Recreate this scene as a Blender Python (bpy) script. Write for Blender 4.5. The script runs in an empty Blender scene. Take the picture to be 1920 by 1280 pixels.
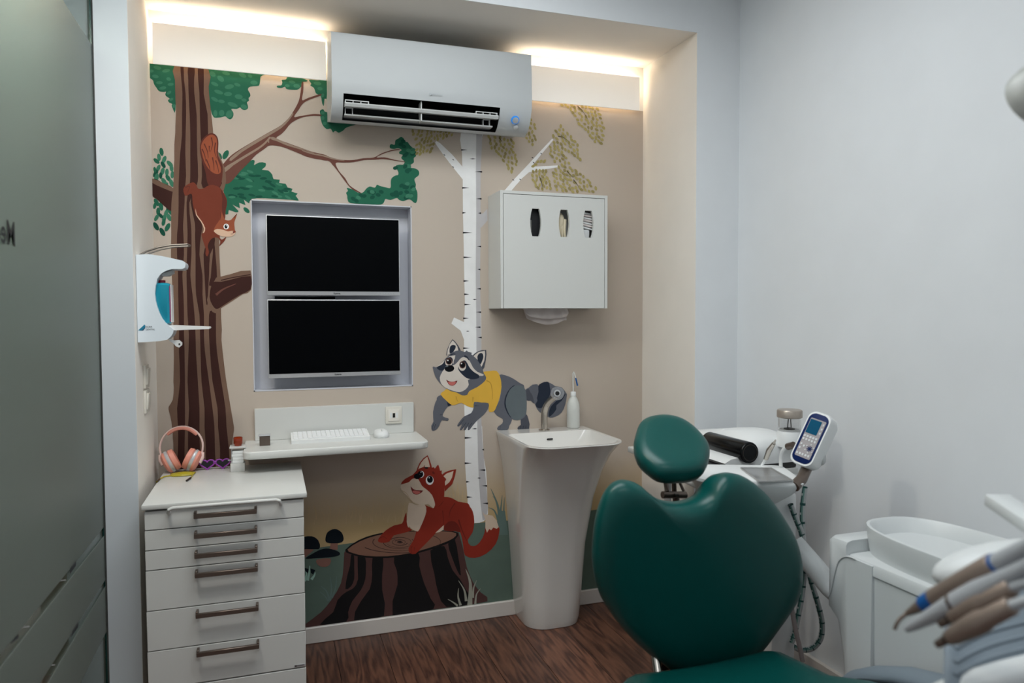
import bpy, bmesh, math, random
from mathutils import Vector, Matrix
from mathutils.geometry import tessellate_polygon

# ------------------------------------------------------------------ camera, light, exposure
scene = bpy.context.scene
COL = scene.collection
FPX, YAW, PITCH, ROLL = 1353.06, 0.3236566, -0.0386832, -0.0033048
CAM = Vector((0.0, -2.95, 1.312957))
FW = Vector((math.sin(YAW) * math.cos(PITCH), math.cos(YAW) * math.cos(PITCH), math.sin(PITCH)))
R0 = Vector((math.cos(YAW), -math.sin(YAW), 0.0))
U0 = R0.cross(FW)
RT = R0 * math.cos(ROLL) + U0 * math.sin(ROLL)
UP = -R0 * math.sin(ROLL) + U0 * math.cos(ROLL)
cd = bpy.data.cameras.new('camera')
cam = bpy.data.objects.new('camera', cd)
COL.objects.link(cam)
cam.matrix_world = Matrix((
    (RT.x, UP.x, -FW.x, CAM.x), (RT.y, UP.y, -FW.y, CAM.y), (RT.z, UP.z, -FW.z, CAM.z), (0, 0, 0, 1)))
cd.sensor_width = 36.0
cd.lens = FPX * 36.0 / 1920.0
cd.clip_start = 0.05
cd.dof.use_dof = True
cd.dof.focus_distance = 2.7
cd.dof.aperture_fstop = 2.6
scene.camera = cam

world = bpy.data.worlds.new('world')
scene.world = world
world.use_nodes = True
world.node_tree.nodes['Background'].inputs[0].default_value = (0.75, 0.85, 1.0, 1)
world.node_tree.nodes['Background'].inputs[1].default_value = 0.05

scene.view_settings.view_transform = 'Standard'
scene.view_settings.look = 'None'
scene.view_settings.gamma = 1.0
scene.view_settings.use_curve_mapping = False
scene.view_settings.exposure = 0.0

def area_light(name, loc, target, sx, sy, power, color):
    ld = bpy.data.lights.new(name, 'AREA')
    ld.shape = 'RECTANGLE'
    ld.size, ld.size_y, ld.energy, ld.color = sx, sy, power, color
    o = bpy.data.objects.new(name, ld)
    COL.objects.link(o)
    o.location = loc
    o.rotation_euler = (Vector(target) - Vector(loc)).to_track_quat('-Z', 'Y').to_euler()
    return o
area_light('ceiling_panel_light', (0.40, -1.35, 2.63), (0.40, -1.35, 0), 1.4, 0.9, 26, (0.94, 0.985, 1.0))
area_light('ceiling_panel_light', (0.50, -3.20, 2.63), (0.50, -3.20, 0), 1.3, 0.8, 11, (0.94, 0.985, 1.0))
area_light('added_glass_backlight', (-0.68, -1.30, 2.40), (-0.66, -1.30, 0), 0.12, 0.7, 36, (1.0, 0.93, 0.82))  # unseen lamp added close behind the frosted glass to brighten its top

# ------------------------------------------------------------------ pixel rays onto real planes
def ray(px, py):
    return FW + RT * ((px - 960.0) / FPX) + UP * ((640.0 - py) / FPX)
def wy(px, py, y):
    d = ray(px, py); return CAM + d * ((y - CAM.y) / d.y)
def wx(px, py, x):
    d = ray(px, py); return CAM + d * ((x - CAM.x) / d.x)
def wz(px, py, z):
    d = ray(px, py); return CAM + d * ((z - CAM.z) / d.z)
def wt(px, py, t):
    return CAM + ray(px, py) * t
def wplane(px, py, p0, n):
    d = ray(px, py); return CAM + d * ((Vector(p0) - CAM).dot(n) / d.dot(n))

# ------------------------------------------------------------------ materials
def lin(c):
    c /= 255.0
    return c / 12.92 if c <= 0.04045 else ((c + 0.055) / 1.055) ** 2.4
MATS = {}
def mat(name, rgb, rough=0.5, k=1.0, metal=0.0, spec=0.5, coat=0.0, trans=0.0, bump=0.0, bscale=300.0,
        vary=0.04, vscale=6.0, emit=None, estr=0.0, alpha=1.0, ior=1.45, sheen=0.0):
    """rgb is an sRGB triple, k scales it in linear light; a faint procedural noise varies tone and relief."""
    if name in MATS:
        return MATS[name]
    m = bpy.data.materials.new(name)
    m.use_nodes = True
    nt = m.node_tree
    b = nt.nodes['Principled BSDF']
    c = tuple(min(0.9, lin(x) * k) for x in rgb)
    if vary > 0:
        tc = nt.nodes.new('ShaderNodeTexCoord')
        nz = nt.nodes.new('ShaderNodeTexNoise')
        nz.inputs['Scale'].default_value = vscale
        nz.inputs['Detail'].default_value = 3
        nt.links.new(tc.outputs['Object'], nz.inputs['Vector'])
        mx = nt.nodes.new('ShaderNodeMix'); mx.data_type = 'RGBA'
        mx.inputs[6].default_value = tuple(x * (1 - vary) for x in c) + (1,)
        mx.inputs[7].default_value = tuple(min(0.95, x * (1 + vary)) for x in c) + (1,)
        nt.links.new(nz.outputs['Fac'], mx.inputs[0])
        nt.links.new(mx.outputs[2], b.inputs['Base Color'])
    else:
        b.inputs['Base Color'].default_value = c + (1,)
    b.inputs['Roughness'].default_value = rough
    b.inputs['Metallic'].default_value = metal
    b.inputs['IOR'].default_value = ior
    b.inputs['Specular IOR Level'].default_value = spec
    b.inputs['Coat Weight'].default_value = coat
    b.inputs['Coat Roughness'].default_value = 0.08
    b.inputs['Transmission Weight'].default_value = trans
    b.inputs['Alpha'].default_value = alpha
    if sheen:
        b.inputs['Sheen Weight'].default_value = sheen
    if emit:
        b.inputs['Emission Color'].default_value = tuple(lin(x) for x in emit) + (1,)
        b.inputs['Emission Strength'].default_value = estr
    if bump > 0:
        tc2 = nt.nodes.new('ShaderNodeTexCoord')
        n2 = nt.nodes.new('ShaderNodeTexNoise')
        n2.inputs['Scale'].default_value = bscale
        nt.links.new(tc2.outputs['Object'], n2.inputs['Vector'])
        bp = nt.nodes.new('ShaderNodeBump')
        bp.inputs['Strength'].default_value = bump
        bp.inputs['Distance'].default_value = 0.002
        nt.links.new(n2.outputs['Fac'], bp.inputs['Height'])
        nt.links.new(bp.outputs['Normal'], b.inputs['Normal'])
    MATS[name] = m
    return m

WALLW = mat('white_wall_paint', (224, 227, 230), 0.75, bump=0.05, bscale=220)
CREAM = mat('cream_wall_paint', (238, 232, 224), 0.75, bump=0.05, bscale=220)
LACQ = mat('white_lacquer', (212, 213, 210), 0.32, vary=0.01)
PLAST = mat('white_plastic', (228, 230, 230), 0.38, vary=0.01)
ACW = mat('appliance_white', (188, 192, 194), 0.38, vary=0.01)
PLASTG = mat('grey_white_plastic', (196, 198, 198), 0.42, vary=0.02)
DARKGAP = mat('dark_gap', (16, 16, 17), 0.7, vary=0)
BLACK = mat('black_plastic', (12, 14, 17), 0.3, vary=0.02)
SCREEN = mat('black_screen_glass', (2, 3, 5), 0.35, vary=0, spec=0.06)
SILVER = mat('silver_plastic', (196, 198, 202), 0.35, metal=0.35, vary=0.02)
CHROME = mat('brushed_steel', (190, 184, 176), 0.22, metal=1.0, vary=0.05, vscale=40)
BRONZE = mat('bronze_metal', (112, 100, 92), 0.36, metal=0.75, vary=0.05)
DKMETAL = mat('dark_metal', (70, 66, 62), 0.35, metal=0.8, vary=0.05)
CERAM = mat('white_ceramic', (226, 224, 220), 0.12, vary=0.005, coat=0.5)
GREENL = mat('green_leatherette', (1, 72, 68), 0.34, bump=0.08, bscale=500, vary=0.05, spec=0.45)
GREYPAD = mat('grey_silicone', (118, 130, 140), 0.55, vary=0.03)
PINK = mat('pink_plastic', (224, 148, 130), 0.45, vary=0.02)
PINKL = mat('light_pink_plastic', (236, 206, 198), 0.35, vary=0.02)
PURPLE = mat('purple_plastic', (150, 66, 168), 0.3, vary=0.02)
DKLENS = mat('dark_lens', (22, 14, 30), 0.1, vary=0)
YELLOWP = mat('clear_yellow_plastic', (200, 184, 52), 0.15, vary=0.02, trans=0.35)
AMBER = mat('amber_glass', (190, 70, 24), 0.08, vary=0.02, trans=0.6)
CLEARG = mat('clear_glass', (250, 252, 252), 0.03, vary=0, trans=1.0)
MILKY = mat('milky_plastic', (240, 242, 238), 0.35, vary=0.01, trans=0.3)
BLUEP = mat('blue_plastic', (8, 84, 152), 0.35, vary=0.02)
NAVY = mat('navy_plastic', (8, 32, 84), 0.5, vary=0.02, spec=.2)
PAPER = mat('white_paper', (218, 208, 204), 0.85, vary=0.03)
MARBLE = mat('white_marble', (206, 206, 204), 0.3, vary=0.12, vscale=60)
UNITDIM = mat('unit_white_dimmed', (206, 210, 211), 0.36, vary=0.01)  # white plastic darkened: the weaker light on these parts is in the colour
INK = mat('dark_ink', (40, 44, 48), 0.6, vary=0)
INKL = mat('pale_grey_ink', (178, 184, 188), 0.6, vary=0)
BLUEINK = mat('blue_ink', (20, 110, 178), 0.5, vary=0)

# ------------------------------------------------------------------ mesh building
class MB:
    """collects primitives in world coordinates; build() links them as one mesh object"""
    def __init__(self):
        self.v = []; self.f = []; self.m = []
    def raw(self, verts, faces, mi=0):
        o = len(self.v)
        self.v += [Vector(p) for p in verts]
        self.f += [tuple(i + o for i in f) for f in faces]
        self.m += [mi] * len(faces)
        return self
    def box(self, c, s, bev=0.0, rot=None, mi=0, seg=2):
        bm = bmesh.new()
        bmesh.ops.create_cube(bm, size=1.0)
        bmesh.ops.scale(bm, vec=Vector(s), verts=bm.verts)
        if bev > 0:
            bmesh.ops.bevel(bm, geom=bm.edges[:], offset=bev, segments=seg, affect='EDGES', profile=0.5)
        M = Matrix.Translation(Vector(c)) @ (rot.to_4x4() if rot else Matrix())
        bmesh.ops.transform(bm, matrix=M, verts=bm.verts)
        bm.verts.index_update()
        self.raw([v.co.copy() for v in bm.verts], [[v.index for v in f.verts] for f in bm.faces], mi)
        bm.free()
        return self
    def box2(self, a, b, bev=0.0, mi=0, seg=2):
        a = Vector(a); b = Vector(b)
        return self.box((a + b) / 2, [abs(x) for x in (b - a)], bev, None, mi, seg)
    def loops(self, loops, cap0=True, cap1=True, mi=0, closed=True):
        n = len(loops[0]); vs = [p for l in loops for p in l]; fs = []
        for i in range(len(loops) - 1):
            for j in range(n if closed else n - 1):
                k = (j + 1) % n
                fs.append((i * n + j, i * n + k, (i + 1) * n + k, (i + 1) * n + j))
        if cap0: fs.append(tuple(range(n))[::-1])
        if cap1: fs.append(tuple((len(loops) - 1) * n + j for j in range(n)))
        return self.raw(vs, fs, mi)
    def tube(self, pts, r, n=10, mi=0, cap=True, mfun=None, flat=1.0, upv=None):
        pts = [Vector(p) for p in pts]
        rs = r if isinstance(r, (list, tuple)) else [r] * len(pts)
        t0 = (pts[1] - pts[0]).normalized()
        a = Vector(upv) if upv else (Vector((0, 0, 1)) if abs(t0.z) < 0.9 else Vector((1, 0, 0)))
        u = (a - t0 * a.dot(t0)).normalized()
        L = []
        for i, p in enumerate(pts):
            t = (pts[min(i + 1, len(pts) - 1)] - pts[max(i - 1, 0)]).normalized()
            u = (u - t * u.dot(t)).normalized(); w = t.cross(u)
            L.append([p + (u * math.cos(2 * math.pi * j / n) * flat + w * math.sin(2 * math.pi * j / n)) * rs[i] for j in range(n)])
        if mfun is None:
            return self.loops(L, cap, cap, mi)
        vs = [p for l in L for p in l]; o = len(self.v); self.v += vs
        for i in range(len(L) - 1):
            for j in range(n):
                k = (j + 1) % n
                self.f.append((o + i * n + j, o + i * n + k, o + (i + 1) * n + k, o + (i + 1) * n + j)); self.m.append(mfun(i, j))
        return self
    def lathe(self, prof, c, axis=(0, 0, 1), n=24, mi=0, cap=True):
        """prof: (radius, height along axis) pairs"""
        ax = Vector(axis).normalized()
        a = Vector((1, 0, 0)) if abs(ax.x) < 0.8 else Vector((0, 1, 0))
        u = (a - ax * a.dot(ax)).normalized(); w = ax.cross(u); c = Vector(c)
        L = [[c + ax * h + (u * math.cos(2 * math.pi * j / n) + w * math.sin(2 * math.pi * j / n)) * max(r, 1e-5) for j in range(n)] for r, h in prof]
        return self.loops(L, cap, cap, mi)
    def ell(self, c, r, nu=20, nv=12, rot=None, mi=0):
        c = Vector(c); L = []
        for i in range(1, nv):
            th = math.pi * i / nv
            l = []
            for j in range(nu):
                ph = 2 * math.pi * j / nu
                p = Vector((r[0] * math.sin(th) * math.cos(ph), r[1] * math.sin(th) * math.sin(ph), -r[2] * math.cos(th)))
                l.append(c + (rot @ p if rot else p))
            L.append(l)
        return self.loops(L, True, True, mi)
    def prism(self, pts3, vec, mi=0):
        """planar polygon (maybe concave) extruded along vec"""
        vec = Vector(vec); pts3 = [Vector(p) for p in pts3]; n = len(pts3)
        tri = tessellate_polygon([pts3])
        vs = pts3 + [p + vec for p in pts3]
        fs = [tuple(t) for t in tri] + [tuple(i + n for i in t)[::-1] for t in tri]
        fs += [(i, (i + 1) % n, n + (i + 1) % n, n + i) for i in range(n)]
        return self.raw(vs, fs, mi)
    def build(self, name, mats, parent=None, smooth=True, angle=38, origin=None):
        mats = mats if isinstance(mats, (list, tuple)) else [mats]
        base = Vector(parent['_o']) if parent is not None else (Vector(origin) if origin is not None else self.base())
        me = bpy.data.meshes.new(name)
        me.from_pydata([tuple(p - base) for p in self.v], [], self.f)
        for m in mats: me.materials.append(m)
        me.polygons.foreach_set('material_index', self.m)
        bm = bmesh.new(); bm.from_mesh(me)
        bmesh.ops.remove_doubles(bm, verts=bm.verts, dist=1e-6)
        bmesh.ops.recalc_face_normals(bm, faces=bm.faces)
        if smooth:
            for f in bm.faces: f.smooth = True
            a = math.radians(angle)
            for e in bm.edges:
                if len(e.link_faces) == 2 and e.calc_face_angle(0) > a: e.smooth = False
        bm.to_mesh(me); bm.free()
        o = bpy.data.objects.new(name, me)
        COL.objects.link(o)
        o['_o'] = tuple(base)
        if parent is not None: o.parent = parent
        else: o.location = base
        return o
    def base(self):
        xs = [p.x for p in self.v]; ys = [p.y for p in self.v]; zs = [p.z for p in self.v]
        return Vector(((min(xs) + max(xs)) / 2, (min(ys) + max(ys)) / 2, min(zs)))

def thing(name, label, cat, loc, group=None):
    o = bpy.data.objects.new(name, None)
    o.empty_display_size = 0.05
    COL.objects.link(o)
    o.location = loc
    o['_o'] = tuple(loc)
    return tag(o, label, cat, group)
def tag(o, label, cat=None, group=None):
    o['label'] = label
    if cat: o['category'] = cat
    if group: o['group'] = group
    return o
def struct(o):
    o['kind'] = 'structure'
    return o
def children(o):
    return [c for c in bpy.data.objects if c.parent == o]

def crom(pts, sub=4, closed=True):
    pts = [Vector(p) for p in pts]; n = len(pts); out = []
    for i in range(n if closed else n - 1):
        g = (lambda k: pts[k % n]) if closed else (lambda k: pts[max(0, min(n - 1, k))])
        p0, p1, p2, p3 = g(i - 1), g(i), g(i + 1), g(i + 2)
        for s in range(sub):
            t = s / sub
            out.append(0.5 * ((2 * p1) + (p2 - p0) * t + (2 * p0 - 5 * p1 + 4 * p2 - p3) * t * t + (3 * p1 - p0 - 3 * p2 + p3) * t ** 3))
    if not closed: out.append(pts[-1])
    return out
def rrect(x0, x1, y0, y1, rad, z, n=5):
    """rounded rectangle loop; rad = (r at x0y0, x1y0, x1y1, x0y1)"""
    if not isinstance(rad, (list, tuple)): rad = [rad] * 4
    L = []
    for (cx, cy, sx, sy, a0, r) in ((x0, y0, 1, 1, 180, rad[0]), (x1, y0, -1, 1, 270, rad[1]), (x1, y1, -1, -1, 0, rad[2]), (x0, y1, 1, -1, 90, rad[3])):
        for i in range(n + 1):
            a = math.radians(a0 + 90 * i / n)
            L.append(Vector((cx + sx * r + r * math.cos(a), cy + sy * r + r * math.sin(a), z)))
    return L
FONT = None
def text_mesh(mb, s, size, origin, ux, uy, mi=0, align='CENTER', depth=0.0004, bold=0.0):
    cu = bpy.data.curves.new('lettering', 'FONT')
    cu.body = s; cu.size = size; cu.align_x = align; cu.align_y = 'CENTER'; cu.resolution_u = 3
    cu.offset = bold
    o = bpy.data.objects.new('lettering', cu)
    COL.objects.link(o)
    dg = bpy.context.evaluated_depsgraph_get(); dg.update()
    me = bpy.data.meshes.new_from_object(o.evaluated_get(dg))
    ux = Vector(ux).normalized(); uy = Vector(uy).normalized(); nz = ux.cross(uy); og = Vector(origin)
    vs = [og + ux * v.co.x + uy * v.co.y + nz * depth for v in me.vertices]
    mb.raw(vs, [tuple(p.vertices) for p in me.polygons], mi)
    bpy.data.objects.remove(o); bpy.data.curves.remove(cu); bpy.data.meshes.remove(me)
    return mb
EX, EY, EZ = Vector((1, 0, 0)), Vector((0, 1, 0)), Vector((0, 0, 1))

# ------------------------------------------------------------------ room measures
XL, XR, XW = -0.401, 1.621, 1.820        # alcove left, alcove right, right wall
YP = -0.433                              # front of the piers
XP = -0.495                              # left end of the left pier
ZS, ZT, ZC = 2.421, 2.228, 2.66          # soffit, top of mural, ceiling
YB = -4.4
NL, NR, NB, NT = -0.0626, 0.5571, 1.0154, 1.7522   # monitor niche

def mural_material():
    m = bpy.data.materials.new('mural_wall_paint'); m.use_nodes = True
    nt = m.node_tree; b = nt.nodes['Principled BSDF']; b.inputs['Roughness'].default_value = 0.72
    tc = nt.nodes.new('ShaderNodeTexCoord'); sx = nt.nodes.new('ShaderNodeSeparateXYZ')
    nt.links.new(tc.outputs['Object'], sx.inputs[0])
    nz = nt.nodes.new('ShaderNodeTexNoise'); nz.inputs['Scale'].default_value = 2.2; nz.inputs['Detail'].default_value = 4
    nt.links.new(tc.outputs['Object'], nz.inputs['Vector'])
    ad = nt.nodes.new('ShaderNodeMath'); ad.operation = 'MULTIPLY_ADD'
    nt.links.new(nz.outputs['Fac'], ad.inputs[0]); ad.inputs[1].default_value = 0.10
    nt.links.new(sx.outputs['Z'], ad.inputs[2])
    mr = nt.nodes.new('ShaderNodeMapRange')
    mr.inputs[1].default_value = 0.50; mr.inputs[2].default_value = 0.74
    nt.links.new(ad.outputs[0], mr.inputs[0])
    cr = nt.nodes.new('ShaderNodeMix'); cr.data_type = 'RGBA'
    och = tuple(lin(x) for x in (186, 160, 116)); bei = tuple(lin(x) for x in (192, 179, 166))
    cr.inputs[6].default_value = och + (1,); cr.inputs[7].default_value = bei + (1,)
    nt.links.new(mr.outputs[0], cr.inputs[0]); nt.links.new(cr.outputs[2], b.inputs['Base Color'])
    n2 = nt.nodes.new('ShaderNodeTexNoise'); n2.inputs['Scale'].default_value = 240
    nt.links.new(tc.outputs['Object'], n2.inputs['Vector'])
    bp = nt.nodes.new('ShaderNodeBump'); bp.inputs['Strength'].default_value = 0.05; bp.inputs['Distance'].default_value = 0.002
    nt.links.new(n2.outputs['Fac'], bp.inputs['Height']); nt.links.new(bp.outputs['Normal'], b.inputs['Normal'])
    return m
MURAL = mural_material()

def wood_material(i):
    m = bpy.data.materials.new('dark_oak_%s' % ('russet', 'umber', 'walnut')[i]); m.use_nodes = True
    nt = m.node_tree; b = nt.nodes['Principled BSDF']; b.inputs['Roughness'].default_value = 0.42
    tc = nt.nodes.new('ShaderNodeTexCoord'); oi = nt.nodes.new('ShaderNodeObjectInfo')
    mp = nt.nodes.new('ShaderNodeMapping'); mp.inputs['Scale'].default_value = (1.0, 0.11, 1.0)
    va = nt.nodes.new('ShaderNodeVectorMath'); va.operation = 'MULTIPLY_ADD'
    nt.links.new(oi.outputs['Random'], va.inputs[0]); va.inputs[1].default_value = (9, 13, 7)
    nt.links.new(tc.outputs['Object'], va.inputs[2])
    nt.links.new(va.outputs[0], mp.inputs['Vector'])
    wv = nt.nodes.new('ShaderNodeTexNoise'); wv.inputs['Scale'].default_value = 9; wv.inputs['Detail'].default_value = 3
    nt.links.new(mp.outputs[0], wv.inputs['Vector'])
    ml = nt.nodes.new('ShaderNodeMath'); ml.operation = 'MULTIPLY'; ml.inputs[1].default_value = 70
    nt.links.new(wv.outputs['Fac'], ml.inputs[0])
    sn = nt.nodes.new('ShaderNodeMath'); sn.operation = 'SINE'; nt.links.new(ml.outputs[0], sn.inputs[0])
    fi = nt.nodes.new('ShaderNodeTexNoise'); fi.inputs['Scale'].default_value = 90; fi.inputs['Detail'].default_value = 4
    nt.links.new(mp.outputs[0], fi.inputs['Vector'])
    a = nt.nodes.new('ShaderNodeMath'); a.operation = 'MULTIPLY_ADD'; a.inputs[1].default_value = 0.20
    nt.links.new(sn.outputs[0], a.inputs[0]); nt.links.new(fi.outputs['Fac'], a.inputs[2])
    rp = nt.nodes.new('ShaderNodeValToRGB')
    k = (1.0, 0.80, 1.14)[i]
    dk = tuple(lin(x) * k for x in (74, 48, 40)); lt = tuple(lin(x) * k for x in (124, 84, 66))
    rp.color_ramp.elements[0].position = 0.22; rp.color_ramp.elements[0].color = dk + (1,)
    rp.color_ramp.elements[1].position = 0.80; rp.color_ramp.elements[1].color = lt + (1,)
    nt.links.new(a.outputs[0], rp.inputs[0]); nt.links.new(rp.outputs[0], b.inputs['Base Color'])
    bp = nt.nodes.new('ShaderNodeBump'); bp.inputs['Strength'].default_value = 0.12; bp.inputs['Distance'].default_value = 0.002
    nt.links.new(a.outputs[0], bp.inputs['Height']); nt.links.new(bp.outputs['Normal'], b.inputs['Normal'])
    return m
WOODS = [wood_material(i) for i in range(3)]

# ------------------------------------------------------------------ the setting
mb = MB(); mb.box2((-2.2, YB, -0.12), (XW + 0.1, 0.14, -0.004))
floor = struct(mb.build('floor', DARKGAP, origin=(0, 0, 0)))
rng = random.Random(4)
PW = 0.185; x = XL - 0.115; col = 0
while x < XW:
    x1 = min(x + PW, XW)
    y = -0.5 - rng.random() * 1.5
    segs = []; ytop = -0.001
    while ytop > YB:
        ybot = max(YB, min(ytop - 0.25, y)); segs.append((ytop, ybot)); ytop = ybot; y = ybot - 1.9
    for (a, b_) in segs:
        p = MB(); p.box2((x + 0.0007, b_ + 0.0007, -0.010), (x1 - 0.0007, a - 0.0007, 0.0), 0.0009, seg=1)
        p.build('plank', WOODS[rng.choice((0, 0, 1, 2))], floor, smooth=False)
    x = x1; col += 1
mb = MB(); mb.box2((-2.2, YB, -0.009), (XP - 0.03, 0.14, -0.0005))
struct(mb.build('floor', mat('corridor_floor', (96, 66, 54), 0.5, vary=0.2, vscale=20), origin=(-1, 0, 0)))

mb = MB(); mb.box2((-2.2, YB, ZC), (XW + 0.1, 0.14, ZC + 0.1))
struct(mb.build('ceiling', WALLW))
mb = MB()
for a, b_ in (((XL - .1, 0, 0), (NL, .14, ZS)), ((NR, 0, 0), (XR + .1, .14, ZS)), ((NL, 0, 0), (NR, .14, NB)), ((NL, 0, NT), (NR, .14, ZS))):
    mb.box2(a, b_)
wall_back = struct(mb.build('wall_back', MURAL, smooth=False, origin=(0, 0, 0)))
mb = MB(); mb.box2((XL - .005, -.0006, ZT), (XR + .005, .0, ZS))
mb.build('white_frieze', mat('white_frieze_paint', (236, 234, 230), 0.7, vary=0.01), wall_back, smooth=False)
e = 0.0015; D = 0.07
mb = MB()
mb.box2((NL, D, NB), (NR, D + .03, NT))
mb.box2((NL, -e, NB), (NL + .004, D, NT)); mb.box2((NR - .004, -e, NB), (NR, D, NT))
mb.box2((NL, -e, NB), (NR, D, NB + .004)); mb.box2((NL, -e, NT - .004), (NR, D, NT))
mb.build('niche_lining', mat('niche_white', (206, 208, 216), 0.5, vary=0.01), wall_back, smooth=False)
mb = MB(); mb.box2((XP, YP, 0), (XL, 0.14, ZS)); struct(mb.build('wall_left', [CREAM], smooth=False))
mb = MB(); mb.box2((XP, YP - .002, 0), (XL - .0005, YP, ZC)); struct(mb.build('trim_1', mat('pier_white_cool_light', (202, 209, 215), 0.6, vary=0.01), smooth=False))  # pier front tinted pale blue, standing in for cool window light
mb = MB(); mb.box2((XR, YP, 0), (XW + .1, 0.14, ZS)); struct(mb.build('wall_right_return', CREAM, smooth=False))
mb = MB(); mb.box2((XR + .0005, YP - .002, 0), (XW, YP, ZC)); struct(mb.build('trim_2', WALLW, smooth=False))
mb = MB(); mb.box2((XP, YP, ZS), (XW + .1, 0.14, ZC)); struct(mb.build('wall_header', CREAM, smooth=False))
mb = MB(); mb.box2((XL - .09, YP - .0022, ZS), (XW, YP, ZC)); struct(mb.build('trim_3', WALLW, smooth=False))
mb = MB(); mb.box2((XW, YB, 0), (XW + .1, YP, ZC)); struct(mb.build('wall_right', WALLW, smooth=False))
mb = MB(); mb.box2((-2.2, YB - .1, 0), (XW + .1, YB, ZC)); struct(mb.build('wall_front', WALLW, smooth=False))
mb = MB(); mb.box2((XP - .12, YB, 0), (XP - .02, -1.75, ZC)); mb.box2((XP - .12, -1.75, 2.45), (XP - .02, 0.14, ZC))
struct(mb.build('wall_left', WALLW, smooth=False))
mb = MB(); mb.box2((-2.3, YB, 0), (-2.2, .14, ZC)); mb.box2((-2.2, .04, 0), (XP - .12, .14, ZC))
struct(mb.build('wall_corridor', mat('corridor_paint', (120, 112, 102), 0.8), smooth=False))

mb = MB(); mb.box2((XP - .12, YP + .02, 0), (XP - .0005, 0.14, 2.449)); struct(mb.build('wall_corridor_end', mat('corridor_grey', (92, 98, 100), .7), smooth=False))
def baseboard(name, a, b_, m):
    mb = MB(); mb.box2(a, b_, 0.003, seg=1); return struct(mb.build(name, m, smooth=False))
BASEM = mat('white_baseboard', (214, 208, 202), 0.4, vary=0.01)
baseboard('baseboard_back', (XL, -.015, 0), (XR, -.0005, .0655), BASEM)
baseboard('baseboard_left', (XL, YP, 0), (XL + .014, -.015, .0655), BASEM)
baseboard('baseboard_right', (XR - .014, YP, 0), (XR, -.015, .0655), BASEM)
baseboard('baseboard_right_wall', (XW - .016, YB, 0), (XW, YP, .09), BASEM)
baseboard('baseboard_right_pier', (XR, YP - .016, 0), (XW - .016, YP - .002, .09), BASEM)

# ------------------------------------------------------------------ the painted mural
LAYER = [0]
class Paint:
    """flat areas of paint on the back wall, each a hair's breadth over the last"""
    def __init__(self, x0=0, y0=0, s=1.0, lift=None):
        self.c = (x0, y0, s); self.mb = MB(); self.mats = []
        if lift is not None: LAYER[0] = lift
    def crop(self, x0, y0, s):
        self.c = (x0, y0, s); return self
    def P(self, p):
        return (self.c[0] + p[0] / self.c[2], self.c[1] + p[1] / self.c[2])
    def mi(self, m):
        if m not in self.mats: self.mats.append(m)
        return self.mats.index(m)
    def poly(self, pts, m, sub=3, bump=True):
        q = [Vector((*self.P(p), 0)) for p in pts]
        if sub > 1: q = crom(q, sub)
        y = -0.0004 - 0.000008 * LAYER[0]
        w = [wy(p.x, p.y, y) for p in q]
        n = len(w)
        tri = tessellate_polygon([[Vector((p.x, p.z, 0)) for p in w]])
        self.mb.raw(w, [tuple(t) for t in tri], self.mi(m))
        LAYER[0] += 1 if bump else 0.4
        return self
    def sharp(self, pts, m): return self.poly(pts, m, 1)
    def el(self, cx, cy, rx, ry, m, rot=0, n=18, point=False, bump=True):
        pts = []
        for i in range(n):
            a = 2 * math.pi * i / n
            px, py = rx * math.cos(a), ry * math.sin(a)
            if point: py *= abs(math.cos(a / 1.0)) ** 0 * (1 - 0.35 * abs(math.cos(a)) ** 3)
            c, s_ = math.cos(math.radians(rot)), math.sin(math.radians(rot))
            pts.append((cx + px * c - py * s_, cy + px * s_ + py * c))
        return self.poly(pts, m, 1, bump)
    def stroke(self, pts, w, m, w1=None, bump=True):
        q = crom([Vector((p[0], p[1], 0)) for p in pts], 5, False) if len(pts) > 2 else [Vector((p[0], p[1], 0)) for p in pts]
        w1 = w if w1 is None else w1
        A, B = [], []
        for i, p in enumerate(q):
            t = (q[min(i + 1, len(q) - 1)] - q[max(i - 1, 0)]).normalized(); nrm = Vector((-t.y, t.x, 0))
            h = (w + (w1 - w) * i / (len(q) - 1)) / 2
            A.append(p + nrm * h); B.append(p - nrm * h)
        return self.poly([(p.x, p.y) for p in A + B[::-1]], m, 1, bump)
    def build(self, name, label=None):
        o = self.mb.build(name, self.mats, wall_back, smooth=False)
        if label: o['label'] = label
        return o
def pm(name, rgb, k): return mat('paint_' + name, rgb, 0.75, k, vary=0.10, vscale=14, spec=0.15)
KT, KB = 1.35, 1.75       # paint albedo over the photographed tone, upper and lower wall
TRK = pm('bark_light', (112, 88, 74), 1.15); BRK = pm('bark_dark', (62, 37, 33), 1.05); BRM = pm('branch', (94, 60, 52), KT); BRL = pm('branch_light', (130, 112, 98), KT)
GRN = pm('leaf_green', (34, 88, 68), KT); GRL = pm('leaf_pale', (54, 106, 84), KT); GRD = pm('leaf_deep', (20, 68, 54), KT)
OLV = pm('olive', (150, 138, 88), KT); OLD = pm('olive_deep', (132, 121, 78), KT)
BIR = pm('birch_white', (202, 202, 202), 1.45); BIG = pm('birch_grey', (168, 166, 168), KT); BIM = pm('birch_mark', (34, 34, 38), KT)
SQR = pm('squirrel', (112, 55, 41), 1.15); SQD = pm('squirrel_dark', (84, 43, 36), KT); SQL = pm('squirrel_bright', (134, 72, 50), KT); SQC = pm('squirrel_cream', (190, 160, 138), KT)
RCG = pm('raccoon_grey', (86, 88, 96), KT); RCT = pm('raccoon_thigh', (88, 96, 100), KT); RCD = pm('raccoon_dark', (36, 42, 54), KT); RCM = pm('raccoon_shade', (68, 70, 78), KT)
CRM = pm('cream', (190, 182, 174), KT); YEL = pm('yellow_shirt', (198, 156, 62), KT); YED = pm('yellow_fold', (164, 124, 48), KT)
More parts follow.
